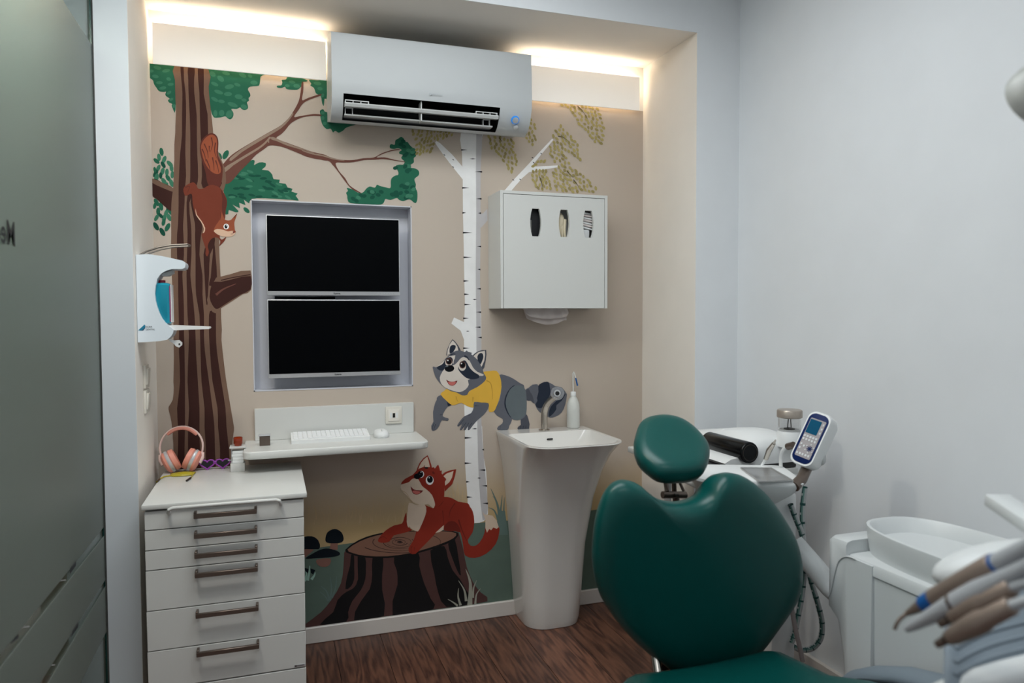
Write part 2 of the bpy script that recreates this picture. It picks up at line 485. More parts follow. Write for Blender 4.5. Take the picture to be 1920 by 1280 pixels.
WHT = pm('white', (206, 206, 206), 1.45); BLK = pm('black', (10, 12, 16), 1.5); PNK = pm('pink', (176, 98, 92), KT); BRN = pm('brown_iris', (76, 50, 44), KT); MTH = pm('mouth', (104, 44, 42), KT)
FOX = pm('fox_red', (110, 36, 26), KB); FXD = pm('fox_dark', (84, 28, 22), KB); FXC = pm('fox_cream', (150, 136, 122), 2.2)
STT = pm('stump_top', (102, 74, 62), KB); STB = pm('stump_bark', (62, 42, 40), KB); STD = pm('stump_dark', (18, 17, 18), KB); RNG = pm('stump_ring', (40, 30, 30), KB)
GND = pm('ground_green', (72, 86, 78), KB); GRS = pm('grass_grey', (122, 122, 112), KB); GRT = pm('grass_teal', (78, 94, 90), KB); STW = pm('straw', (140, 122, 96), 2.1)
MSH = pm('mushroom_cap', (12, 18, 24), KB); MSS = pm('mushroom_stem', (106, 76, 68), KB); TEA = pm('pale_teal', (118, 146, 136), KB)

# meadow
p = Paint(560, 860, 5.818)
rr = random.Random(2)
for i in range(46):
    gx = rr.uniform(70, 1250); gy = rr.uniform(600, 720); h = rr.uniform(70, 170); lean = rr.uniform(-40, 40)
    p.stroke([(gx, gy), (gx + lean * .3, gy - h * .6), (gx + lean, gy - h)], 9, STW, 2, bump=False)
LAYER[0] += 1
p.crop(700, 840, 5.819)
for i in range(16):
    gx = rr.uniform(790, 1010); gy = rr.uniform(500, 590); h = rr.uniform(60, 150); lean = rr.uniform(-40, 40)
    p.stroke([(gx, gy), (gx + lean * .3, gy - h * .6), (gx + lean, gy - h)], 9, STW, 2, bump=False)
LAYER[0] += 1
p.build('painted_meadow', 'tall straw grass painted on the ochre field')
p = Paint()
A = wy(571, 1030, 0).z; 
g = [(-200, 1068), (571, 1030), (700, 1012), (860, 984), (907, 979), (960, 975), (1120, 955), (1204, 944), (1204, 1110), (959, 1125), (571, 1178), (260, 1224)]
p.sharp(g[1:11] + [(566, 1178)], GND)
p.build('painted_ground', 'grey green ground painted along the foot of the wall')
p = Paint(840, 800, 3.556)
for q, w in (([(350, 640), (330, 520), (285, 410)], 26), ([(360, 640), (352, 560), (362, 455)], 22), ([(372, 640), (372, 560), (376, 470)], 18), ([(340, 640), (310, 560), (270, 538)], 16), ([(345, 600), (325, 500), (298, 462)], 12)):
    p.stroke(q, w, GRT, 2)
p.sharp([(330, 560), (380, 560), (400, 720), (330, 720)], GRT)
p.build('painted_grass', 'teal reeds painted beside the fox tail')

# oak: foliage behind, trunk, branches
p = Paint(270, 100, 8, 20)
p.poly([(70, 148), (260, 172), (465, 192), (472, 850), (430, 822), (415, 780), (425, 760), (375, 735), (360, 700), (385, 680), (330, 640), (320, 610), (330, 575), (290, 580), (225, 565), (190, 520), (150, 460), (135, 405), (90, 370), (74, 330)], GRN)
p.poly([(960, 236), (1300, 270), (1750, 313), (1810, 322), (1752, 345), (1740, 430), (1720, 485), (1640, 492), (1580, 505), (1560, 545), (1590, 600), (1595, 640), (1570, 670), (1575, 710), (1545, 735), (1560, 790), (1555, 830), (1510, 850), (1465, 835), (1440, 810), (1390, 835), (1310, 835), (1340, 890), (1335, 950), (1295, 990), (1250, 970), (1220, 945), (1150, 960), (1060, 965), (1030, 930), (1010, 880), (980, 700)], GRN)
for (cx, cy, rx, ry, ro) in ((200, 215, 60, 28, 15), (330, 260, 60, 25, -10), (110, 265, 36, 22, 0), (170, 345, 50, 26, 10), (370, 385, 36, 26, 20), (230, 440, 50, 24, 0), (400, 465, 46, 22, -5), (280, 520, 55, 24, -10), (375, 590, 40, 22, -35), (410, 690, 30, 20, -30), (450, 790, 24, 30, 10), (1030, 310, 50, 34, 35), (1150, 380, 60, 36, 40), (1230, 300, 60, 26, 15), (1480, 330, 60, 30, 25), (1590, 340, 36, 24, 25), (1650, 440, 55, 32, 5), (1060, 460, 60, 26, 25), (1280, 500, 70, 34, -10), (1120, 580, 70, 28, 20), (1260, 610, 60, 32, 0), (1420, 650, 60, 36, 10), (1060, 690, 60, 26, 30), (1330, 770, 80, 32, 20), (1500, 700, 40, 24, 10), (1500, 800, 50, 34, 20), (1070, 900, 30, 50, 0), (1165, 895, 40, 48, 0), (1280, 910, 50, 60, 30), (1400, 470, 50, 24, 20), (1160, 720, 50, 26, 10)):
    p.el(cx, cy, rx, ry, GRL, ro, 14, bump=False)
LAYER[0] += 1
p.crop(400, 130, 8)
p.poly([(1115, 116), (1230, 128), (1340, 136), (1415, 170), (1390, 182), (1345, 190), (1320, 255), (1270, 300), (1210, 308), (1100, 295), (1075, 260), (1020, 280), (960, 272), (958, 245), (1020, 238), (1035, 190), (1025, 160), (1090, 150)], GRN)
p.poly([(1435, 155), (1560, 165), (1700, 172), (1700, 430), (1670, 440), (1655, 548), (1630, 500), (1610, 400), (1540, 360), (1510, 280), (1455, 240), (1470, 215)], GRN)
p.poly([(1600, 620), (1650, 598), (1690, 640), (1900, 640), (2150, 700), (2180, 800), (2120, 835), (2060, 850), (1985, 880), (1950, 915), (1880, 950), (1830, 920), (1795, 945), (1760, 890), (1700, 895), (1640, 835), (1610, 740), (1605, 680)], GRN)
for (cx, cy, rx, ry) in ((1180, 190, 50, 22), (1110, 245, 36, 22), (1250, 250, 50, 30), (1560, 210, 60, 26), (1600, 290, 40, 26), (1640, 390, 24, 30), (1640, 650, 30, 26), (1640, 730, 26, 30), (1670, 810, 30, 26)):
    p.el(cx, cy, rx, ry, GRL, 10, 12, bump=False)
LAYER[0] += 1
p.crop(270, 240, 6.4)
p.poly([(925, 700), (1050, 590), (1200, 440), (1300, 382), (1330, 400), (1320, 445), (1380, 412), (1460, 418), (1455, 465), (1415, 500), (1490, 508), (1540, 560), (1555, 612), (1630, 618), (1622, 658), (1700, 668), (1722, 712), (1782, 728), (1770, 762), (1845, 785), (1820, 812), (1858, 868), (1780, 862), (1460, 842), (1285, 850), (1262, 905), (1198, 858), (1218, 925), (1140, 895), (1152, 962), (1062, 918), (1135, 995), (1100, 1010), (1018, 982), (1012, 1032), (960, 1022), (985, 900), (955, 760)], GRN, 2)
p.el(980, 320, 32, 60, GRN, 28, 12); p.el(910, 335, 22, 45, GRN, -25, 12); p.el(1230, 985, 24, 46, GRN, -48, 12)
rr = random.Random(8)
for i in range(40):
    a = rr.uniform(0, 1); cx = 1020 + a * 720; cy = 860 - rr.uniform(0, 1) * (330 - 300 * abs(a - .35))
    p.el(cx, cy - 20, 44, 15, rr.choice((GRL, GRD, GRD)), rr.uniform(-5, 35), 10, bump=False)
LAYER[0] += 1
up = ((210, 285, 50), (180, 350, 45), (150, 395, 45), (242, 378, 48), (172, 480, 45), (230, 440, 45), (310, 430, 50), (140, 545, 50), (222, 520, 48), (330, 480, 45), (150, 595, 55), (275, 530, 45), (290, 600, 48), (330, 660, 50), (240, 640, 50), (200, 570, 40), (270, 690, 40), (340, 560, 45), (130, 500, 35))
lo = ((150, 890, 50), (205, 940, 52), (270, 1010, 48), (170, 1000, 48), (150, 1075, 45), (242, 1080, 50), (300, 1070, 50), (145, 1178, 55), (282, 1190, 55), (220, 1245, 55), (315, 1000, 45), (235, 1130, 45), (200, 1050, 40), (130, 930, 40), (290, 950, 40))
for (cx, cy, r_) in up + lo:
    p.el(cx, cy, r_ * .5, r_, rr.choice((GRN, GRN, GRL, GRD)), rr.uniform(-50, 30), 12, bump=False)
LAYER[0] += 1
p.crop(570, 230, 7.53)
p.poly([(1210, 330), (1230, 300), (1280, 310), (1290, 250), (1330, 225), (1370, 200), (1410, 225), (1430, 270), (1460, 270), (1490, 310), (1530, 350), (1560, 365), (1585, 410), (1580, 470), (1550, 500), (1550, 560), (1500, 600), (1510, 635), (1570, 645), (1620, 680), (1620, 740), (1560, 795), (1580, 870), (1575, 920), (1600, 980), (1600, 1080), (1580, 1130), (1545, 1120), (1490, 1080), (1400, 1105), (1340, 1085), (1310, 1060), (1220, 1090), (1150, 1075), (1130, 1120), (1080, 1155), (900, 1150), (660, 1135), (615, 1080), (610, 1030), (595, 990), (620, 960), (605, 920), (680, 940), (760, 985), (830, 985), (880, 930), (930, 900), (1000, 915), (1030, 875), (1080, 895), (1150, 910), (1220, 920), (1225, 830), (1240, 780), (1290, 745), (1330, 735), (1330, 690), (1300, 640), (1300, 605), (1350, 590), (1400, 590), (1420, 550), (1380, 510), (1375, 485), (1395, 455), (1350, 440), (1345, 410), (1380, 385), (1330, 360), (1270, 370), (1220, 360)], GRN)
for i in range(46):
    sp = rr.choice(((1400, 650, 130), (1450, 900, 110), (1450, 1020, 100), (1000, 1020, 110), (740, 1060, 90), (1480, 420, 70), (1400, 300, 60), (1250, 1000, 80), (880, 1060, 80)))
    p.el(sp[0] + rr.uniform(-1, 1) * sp[2] * .9, sp[1] + rr.uniform(-1, 1) * 45, 36, 26, rr.choice((GRL, GRD, GRD)), rr.uniform(-40, 40), 12, bump=False)
LAYER[0] += 1
p.build('painted_foliage', 'green oak leaves painted on the wall')

p = Paint(270, 240, 6.4)
p.poly([(95, 606), (230, 660), (365, 735), (365, 900), (335, 1000), (250, 940), (150, 850), (95, 800)], BRK, 2)
p.poly([(95, 606), (230, 660), (365, 735), (365, 770), (230, 720), (95, 655)], TRK, 2)
# big bough and its twigs
p.crop(400, 130, 8)
p.poly([(170, 1700), (110, 1500), (180, 1380), (280, 1280), (430, 1180), (640, 1055), (830, 945), (1000, 848), (1110, 752), (1180, 660), (1240, 560), (1285, 460), (1310, 330), (1325, 200), (1350, 196), (1348, 330), (1332, 462), (1420, 428), (1600, 372), (1608, 394), (1440, 455), (1345, 512), (1280, 605), (1212, 712), (1300, 700), (1420, 680), (1520, 668), (1612, 678), (1612, 700), (1500, 696), (1350, 716), (1230, 766), (1150, 822), (1080, 910), (1020, 970), (945, 1035), (1100, 1098), (1300, 1170), (1500, 1240), (1700, 1290), (1700, 1370), (1500, 1320), (1360, 1290), (1200, 1225), (1050, 1168), (920, 1142), (830, 1146), (770, 1190), (640, 1282), (540, 1390), (400, 1530), (260, 1690)], BRM)
p.poly([(250, 1330), (430, 1190), (640, 1060), (830, 950), (1000, 852), (1110, 756), (1180, 662), (1200, 668), (1130, 770), (1020, 880), (850, 985), (640, 1110), (430, 1240), (270, 1370)], BRL, 2)
p.poly([(160, 1480), (300, 1390), (500, 1270), (700, 1150), (800, 1060), (840, 1010), (850, 1030), (790, 1110), (680, 1200), (500, 1310), (300, 1440), (180, 1540)], BRL, 2)
p.poly([(880, 1010), (960, 1040), (1100, 1105), (1300, 1175), (1500, 1245), (1500, 1262), (1300, 1200), (1100, 1140), (950, 1075), (870, 1050)], BRL, 2)
p.stroke([(830, 1100), (830, 1050), (870, 1020)], 18, BRL)
p.crop(570, 230, 7.53)
p.poly([(-30, 378), (120, 425), (280, 455), (420, 500), (560, 525), (700, 525), (840, 500), (985, 490), (1100, 430), (1250, 382), (1345, 372), (1345, 383), (1230, 402), (1110, 442), (1025, 490), (1140, 488), (1270, 520), (1420, 548), (1420, 556), (1260, 532), (1120, 514), (1000, 522), (850, 527), (700, 556), (560, 562), (460, 562), (452, 600), (500, 690), (580, 780), (632, 870), (692, 920), (800, 986), (795, 994), (680, 938), (608, 862), (540, 772), (460, 662), (400, 592), (340, 537), (150, 507), (-30, 452)], BRM)
p.poly([(-20, 385), (120, 428), (280, 458), (420, 503), (560, 528), (560, 538), (400, 515), (270, 475), (110, 445), (-20, 400)], BRL, 2)
# trunk
TL = [(327.5, 122), (328, 150), (329, 187), (330, 206), (328.8, 237), (328.6, 249), (327, 271), (327, 300), (326, 315), (325, 349), (322, 373), (321, 396), (321, 440), (320.5, 477), (322, 515), (324, 552), (325, 590), (325.3, 627), (326.2, 668), (325.3, 715), (326, 726), (324, 749), (316.5, 762), (317, 771), (321.5, 790), (325, 830), (326, 880), (326, 905)]
TR = [(390.7, 130), (391.2, 162), (393, 187), (396, 212), (399.4, 244), (400, 252), (405, 272), (412, 292), (421, 315), (424, 340), (418, 362), (414, 400), (412, 440), (411, 462), (411.9, 487), (413.4, 515), (414, 530), (414.4, 578), (414.8, 599), (416, 618), (415.3, 637), (419, 672), (423.8, 711), (429.4, 745), (433, 767), (438.8, 801), (437.8, 812), (435, 840), (434, 880), (434, 905)]
p.crop(0, 0, 1)
p.poly(TL + TR[::-1], TRK, 2)
bands = {
 'a': [(122, 338.2, 344), (150, 340, 345), (175, 342, 348), (215, 341.2, 349), (255, 341, 348), (290, 337.5, 347.6), (330, 335.6, 348.9), (350, 334.8, 347), (380, 334.8, 346), (420, 333.8, 343.4), (440, 331.9, 344), (477, 331.9, 345), (515, 333.8, 342), (552, 334, 344), (590, 335, 345), (627, 335.6, 345), (660, 335.6, 346), (715, 337.5, 346.9), (765, 332, 346.9), (800, 333.8, 347), (840, 333.8, 346), (900, 332, 345)],
 'b': [(125, 352.5, 365), (150, 353, 364), (175, 353.5, 364.4), (215, 355.6, 368.8), (255, 356.7, 369.2), (290, 356.7, 370), (330, 356.7, 371.6), (350, 355, 368), (380, 349.7, 355), (420, 351, 358), (440, 351.6, 359), (477, 350.6, 359), (515, 349.7, 357), (552, 350.6, 361), (590, 351.6, 364.7), (627, 354, 366.6), (660, 353.4, 367.5), (715, 351.6, 371), (765, 354.4, 374), (800, 352.5, 374), (840, 352.5, 375), (900, 352, 377)],
 'c': [(128, 370.6, 381.9), (175, 373.8, 381.9), (215, 374.8, 389.4), (255, 376.2, 390.3), (290, 378, 396), (330, 378.6, 414), (352, 380, 412)],
 'd': [(364, 361, 364), (380, 357.5, 366), (420, 365.6, 379), (440, 365.6, 377), (477, 366.6, 374), (515, 366.6, 379.7), (552, 367.5, 379.7), (590, 374, 382.5), (627, 375, 382.5), (660, 376, 384.4), (715, 377.8, 391.9), (765, 383.4, 398.4), (800, 383.4, 402), (840, 386, 403), (900, 388, 404)],
 'e': [(440, 390, 402), (460, 386, 402), (477, 381.6, 393.8), (515, 383.4, 392), (552, 385.3, 390), (570, 387, 389)],
 'f': [(582, 396, 404), (590, 391.9, 405), (627, 391.9, 405), (660, 393.8, 406.9), (715, 398.4, 415), (765, 407.8, 422.8), (800, 408.8, 424.7), (840, 412.5, 429), (900, 414, 431)],
 'g': [(455, 399.5, 402), (477, 399, 404), (500, 396.5, 406), (520, 395, 407), (535, 392, 408)]}
for b_ in bands.values():
    p.poly([(l, y) for y, l, r in b_] + [(r, y) for y, l, r in b_[::-1]], BRK, 2)
p.crop(300, 440, 5.333)
p.poly([(560, 430), (610, 418), (700, 395), (905, 356), (908, 555), (830, 592), (740, 650), (660, 702), (600, 742), (555, 785), (500, 742), (470, 650), (500, 560)], TRK, 2)
p.poly([(515, 500), (548, 468), (610, 470), (720, 445), (906, 412), (906, 545), (800, 600), (660, 688), (600, 728), (560, 742), (522, 700), (495, 620)], BRK, 2)
p.stroke([(610, 455), (740, 425), (905, 398)], 10, BRK)
p.stroke([(560, 600), (640, 540), (760, 490)], 26, BRM, 6)
p.build('painted_oak', 'brown oak trunk with dark bark stripes and a forked bough')

# birch
p = Paint(lift=40)
p.poly([(864.4, 246), (866, 285), (867.6, 337), (868, 400), (869.5, 460), (870.5, 525), (871.7, 570), (870, 602), (870, 650), (870.5, 765), (871.8, 800), (872, 867), (875, 912), (876.6, 935), (879, 975), (890, 980), (907, 977), (915, 962), (913.7, 935), (911.7, 884), (907, 856), (904, 800), (902.4, 786), (902.5, 660), (902, 590), (901, 565), (900, 515), (901, 460), (901, 340), (902, 300), (904.2, 256), (904, 246)], BIR, 2)
p.poly([(893, 250), (904, 250), (902, 300), (901, 345), (901, 460), (900, 515), (901, 565), (902.5, 660), (902.4, 786), (907, 856), (913.7, 935), (914, 960), (905, 975), (898, 900), (895, 800), (893, 600), (892, 500), (893, 400)], BIG, 2)
p.crop(760, 180, 4.571)
p.sharp([(255, 395), (268, 385), (300, 405), (400, 500), (490, 605), (492, 715), (400, 600), (330, 510), (270, 425)], BIR)
p.sharp([(845, 815), (930, 715), (1040, 600), (1150, 480), (1258, 365), (1270, 375), (1190, 470), (1080, 605), (1200, 600), (1310, 594), (1312, 610), (1180, 630), (1060, 652), (1000, 705), (905, 815)], BIR)
for (x_, y_) in ((335, 505), (410, 545), (410, 608), (1090, 527), (1165, 493), (1100, 570), (985, 715), (925, 718)):
    p.el(x_, y_, 10, 3.5, BIM, 35, 8, bump=False)
LAYER[0] += 1
p.crop(840, 340, 4)
p.sharp([(232, 245), (262, 240), (295, 205), (297, 292), (250, 345), (230, 352)], BIG)
p.sharp([(125, 1200), (95, 1120), (25, 1065), (45, 1020), (122, 1055)], BIR)
def marks(L):
    for (x_, y_, w_, s_) in L:
        if s_ == 'L': p.sharp([(x_ - 4, y_ - 6), (x_ + w_ * .35, y_ - 4), (x_ + w_, y_), (x_ + w_ * .35, y_ + 4), (x_ - 4, y_ + 7)], BIM)
        elif s_ == 'R': p.sharp([(x_ + 3, y_ - 6), (x_ - w_ * .35, y_ - 4), (x_ - w_, y_), (x_ - w_ * .35, y_ + 3), (x_ + 3, y_ + 7)], BIM)
        else: p.sharp([(x_ - w_ / 2, y_), (x_, y_ - 4), (x_ + w_ / 2, y_), (x_, y_ + 4)], BIM)
marks([(110, 48, 50, 'L'), (112, 235, 24, 'L'), (115, 384, 68, 'L'), (120, 569, 60, 'L'), (120, 746, 38, 'L'), (125, 846, 35, 'L'), (127, 923, 45, 'L'), (118, 1026, 40, 'L'), (148, 1123, 26, 'C'), (118, 1250, 45, 'L'), (245, 130, 35, 'R'), (245, 238, 20, 'R'), (245, 488, 30, 'R'), (240, 660, 20, 'R'), (243, 805, 30, 'R'), (200, 885, 32, 'C'), (245, 980, 38, 'R'), (240, 1093, 40, 'R'), (250, 1170, 28, 'R')])
p.crop(760, 180, 4.571)
marks([(482, 461, 50, 'L'), (577, 538, 55, 'C'), (655, 649, 62, 'R'), (490, 787, 55, 'L'), (650, 880, 45, 'R')])
p.crop(840, 800, 3.556)
marks([(115, 73, 45, 'L'), (180, 12, 30, 'C'), (237, 152, 12, 'R'), (115, 242, 45, 'L'), (245, 288, 40, 'R'), (208, 341, 26, 'C'), (125, 366, 20, 'L'), (257, 393, 35, 'R'), (129, 468, 35, 'L'), (264, 510, 35, 'R')])
p.crop(800, 630, 6.736)
marks([(590, 1170, 36, 'C'), (600, 1170, 40, 'C')])
p.build('painted_birch', 'white birch trunk with black marks and bare branch stubs')

def inside(pt, poly):
    c = False; n = len(poly)
    for i in range(n):
        (x1, y1), (x2, y2) = poly[i], poly[(i + 1) % n]
        if (y1 > pt[1]) != (y2 > pt[1]) and pt[0] < (x2 - x1) * (pt[1] - y1) / (y2 - y1) + x1: c = not c
    return c
p = Paint(760, 180, 4.571)
rr = random.Random(5)
CL = [([(60, 290), (400, 305), (410, 330), (330, 360), (260, 385), (215, 480), (150, 490), (100, 518), (85, 420)], 112, 95),
      ([(705, 345), (930, 360), (935, 450), (960, 560), (950, 600), (910, 650), (860, 590), (800, 500), (735, 455)], 75, 70),
      ([(1070, 185), (1115, 250), (1115, 370), (1090, 420), (1030, 360), (985, 315), (1040, 262)], 80, 45),
      ([(1330, 68), (1640, 100), (1695, 180), (1712, 250), (1700, 370), (1680, 412), (1630, 400), (1580, 340), (1500, 260), (1430, 160)], 60, 100),
      ([(1335, 250), (1255, 320), (1285, 380), (1215, 450), (1285, 570), (1405, 575), (1350, 460), (1500, 545), (1485, 430), (1400, 310)], 60, 95),
      ([(1160, 540), (1200, 560), (1085, 608)], -20, 14),
      ([(1075, 690), (1100, 640), (1205, 640), (1232, 720), (1250, 800), (1180, 812), (1100, 765)], 80, 55),
      ([(1262, 650), (1360, 575), (1430, 615), (1500, 660), (1580, 730), (1655, 812), (1560, 826), (1300, 812), (1278, 720)], 55, 135)]
for poly, ang, cnt in CL:
    xs = [q[0] for q in poly]; ys = [q[1] for q in poly]; got = []
    for tries in range(3000):
        c = (rr.uniform(min(xs), max(xs)), rr.uniform(min(ys), max(ys)))
        if inside(c, poly) and all((c[0] - q[0]) ** 2 + (c[1] - q[1]) ** 2 > 27 ** 2 for q in got):
            got.append(c)
            p.el(c[0], c[1], rr.uniform(15, 20.5), rr.uniform(9.5, 12), OLV if rr.random() < .7 else OLD, ang + rr.uniform(-32, 32), 10, True, bump=False)
            if len(got) % 7 == 0: LAYER[0] += 1
        if len(got) >= cnt: break
    LAYER[0] += 1
for q in ([(1475, 84), (1520, 130), (1565, 200)], [(1310, 345), (1350, 352), (1395, 385)], [(1385, 640), (1410, 670), (1440, 700)], [(1440, 715), (1490, 780)], [(1150, 690), (1168, 740), (1172, 800)], [(805, 355), (828, 390)]):
    p.stroke(q, 6, BIM, 2)
p.build('painted_leaves', 'olive birch leaves in hanging clusters')

# squirrel
p = Paint(330, 240, 5.12, 170)
p.poly([(230, 170), (245, 118), (290, 70), (340, 48), (385, 68), (406, 120), (405, 200), (402, 260), (430, 320), (448, 370), (446, 450), (432, 540), (400, 575), (330, 565), (300, 520), (285, 430), (258, 340), (234, 250)], SQD)
p.poly([(240, 175), (262, 120), (300, 80), (345, 62), (385, 90), (395, 150), (390, 230), (400, 300), (430, 380), (425, 430), (385, 440), (330, 410), (280, 340), (250, 250)], SQL)
for q in ([(270, 150), (300, 220), (310, 290)], [(340, 90), (350, 160), (330, 230)], [(380, 140), (370, 220), (390, 290)], [(290, 300), (320, 370), (330, 430)], [(380, 310), (400, 370), (410, 430)], [(250, 200), (275, 260), (285, 320)], [(320, 170), (318, 230)], [(350, 280), (362, 350), (365, 410)]):
    p.stroke(q, 13, SQD, 3)
p.poly([(70, 592), (90, 555), (160, 520), (195, 545), (212, 580), (260, 580), (310, 552), (360, 546), (430, 580), (478, 660), (490, 720), (475, 800), (470, 870), (440, 960), (420, 1040), (440, 1070), (480, 1045), (470, 1075), (440, 1110), (415, 1132), (425, 1090), (410, 1058), (370, 1050), (330, 1075), (305, 1130), (316, 1190), (300, 1232), (284, 1208), (285, 1160), (262, 1090), (245, 1020), (270, 1000), (278, 970), (245, 895), (202, 845), (180, 810), (160, 720), (150, 632), (100, 650), (82, 640)], SQR)
p.poly([(430, 590), (475, 665), (488, 720), (472, 800), (455, 840), (440, 760), (445, 680)], SQD)
p.stroke([(90, 570), (130, 560), (110, 620)], 10, SQD, 4)
p.poly([(188, 770), (200, 830), (245, 890), (280, 960), (270, 1003), (258, 1003), (268, 965), (238, 898), (192, 835)], SQC, 2)
p.poly([(364, 978), (385, 930), (412, 890), (425, 840), (430, 792), (452, 840), (472, 880), (520, 885), (550, 857), (584, 822), (574, 862), (560, 905), (562, 945), (566, 980), (575, 1000), (552, 1030), (520, 1042), (450, 1040), (400, 1020)], SQL)
p.poly([(362, 988), (395, 968), (450, 975), (500, 992), (538, 985), (572, 1002), (552, 1030), (520, 1043), (450, 1041), (400, 1021)], SQC, 2)
p.stroke([(432, 800), (428, 850), (420, 885)], 8, SQD, 5); p.stroke([(555, 860), (580, 830), (577, 822)], 7, BRK, 3)
p.el(482, 945, 27, 27, WHT); p.el(480, 945, 14, 19, BLK); p.el(484, 938, 4, 5, WHT)
p.el(556, 998, 12, 8, MTH); p.stroke([(525, 1018), (545, 1014), (552, 1004)], 4, MTH)
p.build('painted_squirrel', 'russet squirrel climbing head down on the trunk')

# raccoon
p = Paint(900, 680, 9.144, 120)
p.poly([(770, 475), (830, 430), (900, 375), (985, 368), (1000, 392), (1060, 345), (1140, 322), (1250, 370), (1290, 400), (1400, 420), (1480, 520), (1490, 560), (1460, 720), (1400, 850), (1300, 920), (1200, 940), (1100, 890), (1020, 842), (965, 765), (940, 700), (870, 648), (795, 640)], RCG, 2)
p.poly([(1000, 392), (1060, 345), (1150, 322), (1185, 345), (1195, 400), (1210, 500), (1180, 600), (1120, 700), (1060, 770), (990, 772), (948, 720), (985, 650), (975, 600), (1003, 500)], RCD, 2)
p.poly([(1185, 925), (1240, 885), (1272, 850), (1310, 790), (1312, 725), (1400, 650), (1470, 530), (1440, 550), (1350, 620), (1220, 740), (1180, 860)], RCD, 2)
p.poly([(790, 480), (830, 440), (860, 500), (900, 560), (930, 700), (870, 648), (800, 640)], RCM, 2)
p.poly([(250, 835), (300, 910), (390, 962), (382, 1040), (312, 1090), (302, 1152), (470, 1150), (502, 1080), (548, 980), (500, 870), (380, 800)], RCG, 2)
p.poly([(698, 960), (780, 870), (830, 960), (842, 1130), (650, 1142), (660, 1090), (700, 1060)], RCM, 2)
for x_ in (700, 745, 790): p.stroke([(x_, 1080), (x_ - 8, 1132)], 8, RCD, 5)
p.stroke([(350, 1080), (345, 1140)], 8, RCM, 6)
p.poly([(325, 208), (430, 213), (520, 245), (600, 290), (690, 350), (752, 382), (760, 430), (792, 500), (802, 700), (790, 880), (740, 950), (640, 985), (540, 960), (480, 890), (330, 900), (250, 850), (240, 820), (330, 650), (370, 400)], RCG, 2)
p.poly([(600, 380), (520, 430), (440, 560), (415, 700), (440, 800), (480, 880), (540, 955), (500, 870), (455, 760), (440, 660), (480, 520)], RCD, 2)
p.poly([(640, 385), (740, 405), (785, 510), (800, 690), (785, 870), (720, 950), (625, 983), (540, 940), (475, 830), (440, 690), (480, 520), (550, 420)], RCT, 2)
p.crop(800, 630, 6.736)
p.poly([(180, 745), (250, 815), (318, 868), (265, 890), (220, 955), (202, 1008), (240, 1028), (278, 1042), (262, 1070), (192, 1062), (160, 1130), (130, 1172), (95, 1192), (66, 1188), (58, 1130), (85, 1078), (80, 960), (108, 840), (128, 805), (130, 775)], RCG, 2)
for q in ([(95, 1095), (75, 1150), (70, 1185)], [(115, 1110), (95, 1160), (90, 1190)]): p.stroke(q, 6, RCD, 4)
p.stroke([(170, 995), (205, 985)], 7, RCD, 2); p.sharp([(255, 830), (318, 868), (268, 885)], RCD)
p.poly([(175, 735), (215, 695), (255, 665), (310, 678), (365, 690), (420, 722), (500, 722), (560, 682), (660, 622), (748, 530), (730, 490), (705, 452), (800, 440), (885, 440), (930, 520), (945, 640), (920, 780), (875, 905), (845, 950), (785, 952), (778, 850), (690, 838), (600, 830), (592, 902), (510, 882), (440, 842), (380, 860), (322, 872), (250, 815)], YEL, 2)
p.stroke([(755, 560), (810, 600), (830, 720), (830, 800)], 12, YED, 4); p.stroke([(370, 760), (385, 810), (400, 830)], 10, YED, 3); p.stroke([(585, 770), (582, 830)], 12, YED, 4)
p.poly([(600, 832), (690, 840), (780, 846), (778, 910), (722, 990), (640, 1062), (580, 1132), (542, 1182), (518, 1182), (522, 1135), (490, 1185), (466, 1182), (480, 1135), (440, 1185), (418, 1178), (448, 1112), (402, 1142), (386, 1125), (428, 1062), (478, 1010), (562, 970), (592, 902)], RCG, 2)
for q in ([(470, 1050), (420, 1110), (395, 1135)], [(500, 1090), (465, 1140), (440, 1180)], [(530, 1095), (505, 1150), (490, 1180)], [(570, 1095), (535, 1150)]): p.stroke(q, 6, RCD, 4)
p.stroke([(605, 880), (660, 880)], 7, RCD, 2); p.stroke([(530, 1000), (560, 985)], 7, RCD, 2)
# ears
p.sharp([(248, 245), (254, 190), (268, 145), (295, 85), (328, 38), (362, 70), (400, 120), (422, 160), (432, 190), (350, 200), (290, 225)], RCM)
p.sharp([(258, 242), (265, 180), (290, 105), (328, 52), (360, 85), (388, 130), (402, 188), (330, 195)], CRM)
p.poly([(288, 205), (296, 135), (325, 112), (362, 118), (365, 145), (345, 185), (312, 212)], RCD)
p.sharp([(578, 245), (610, 215), (655, 188), (700, 176), (752, 175), (755, 230), (748, 300), (728, 395), (695, 445), (640, 310)], RCM)
p.sharp([(592, 252), (625, 222), (660, 198), (735, 185), (738, 240), (728, 310), (690, 395), (650, 305)], CRM)
p.poly([(640, 262), (660, 222), (700, 215), (716, 262), (692, 335), (660, 372), (648, 315)], RCD)
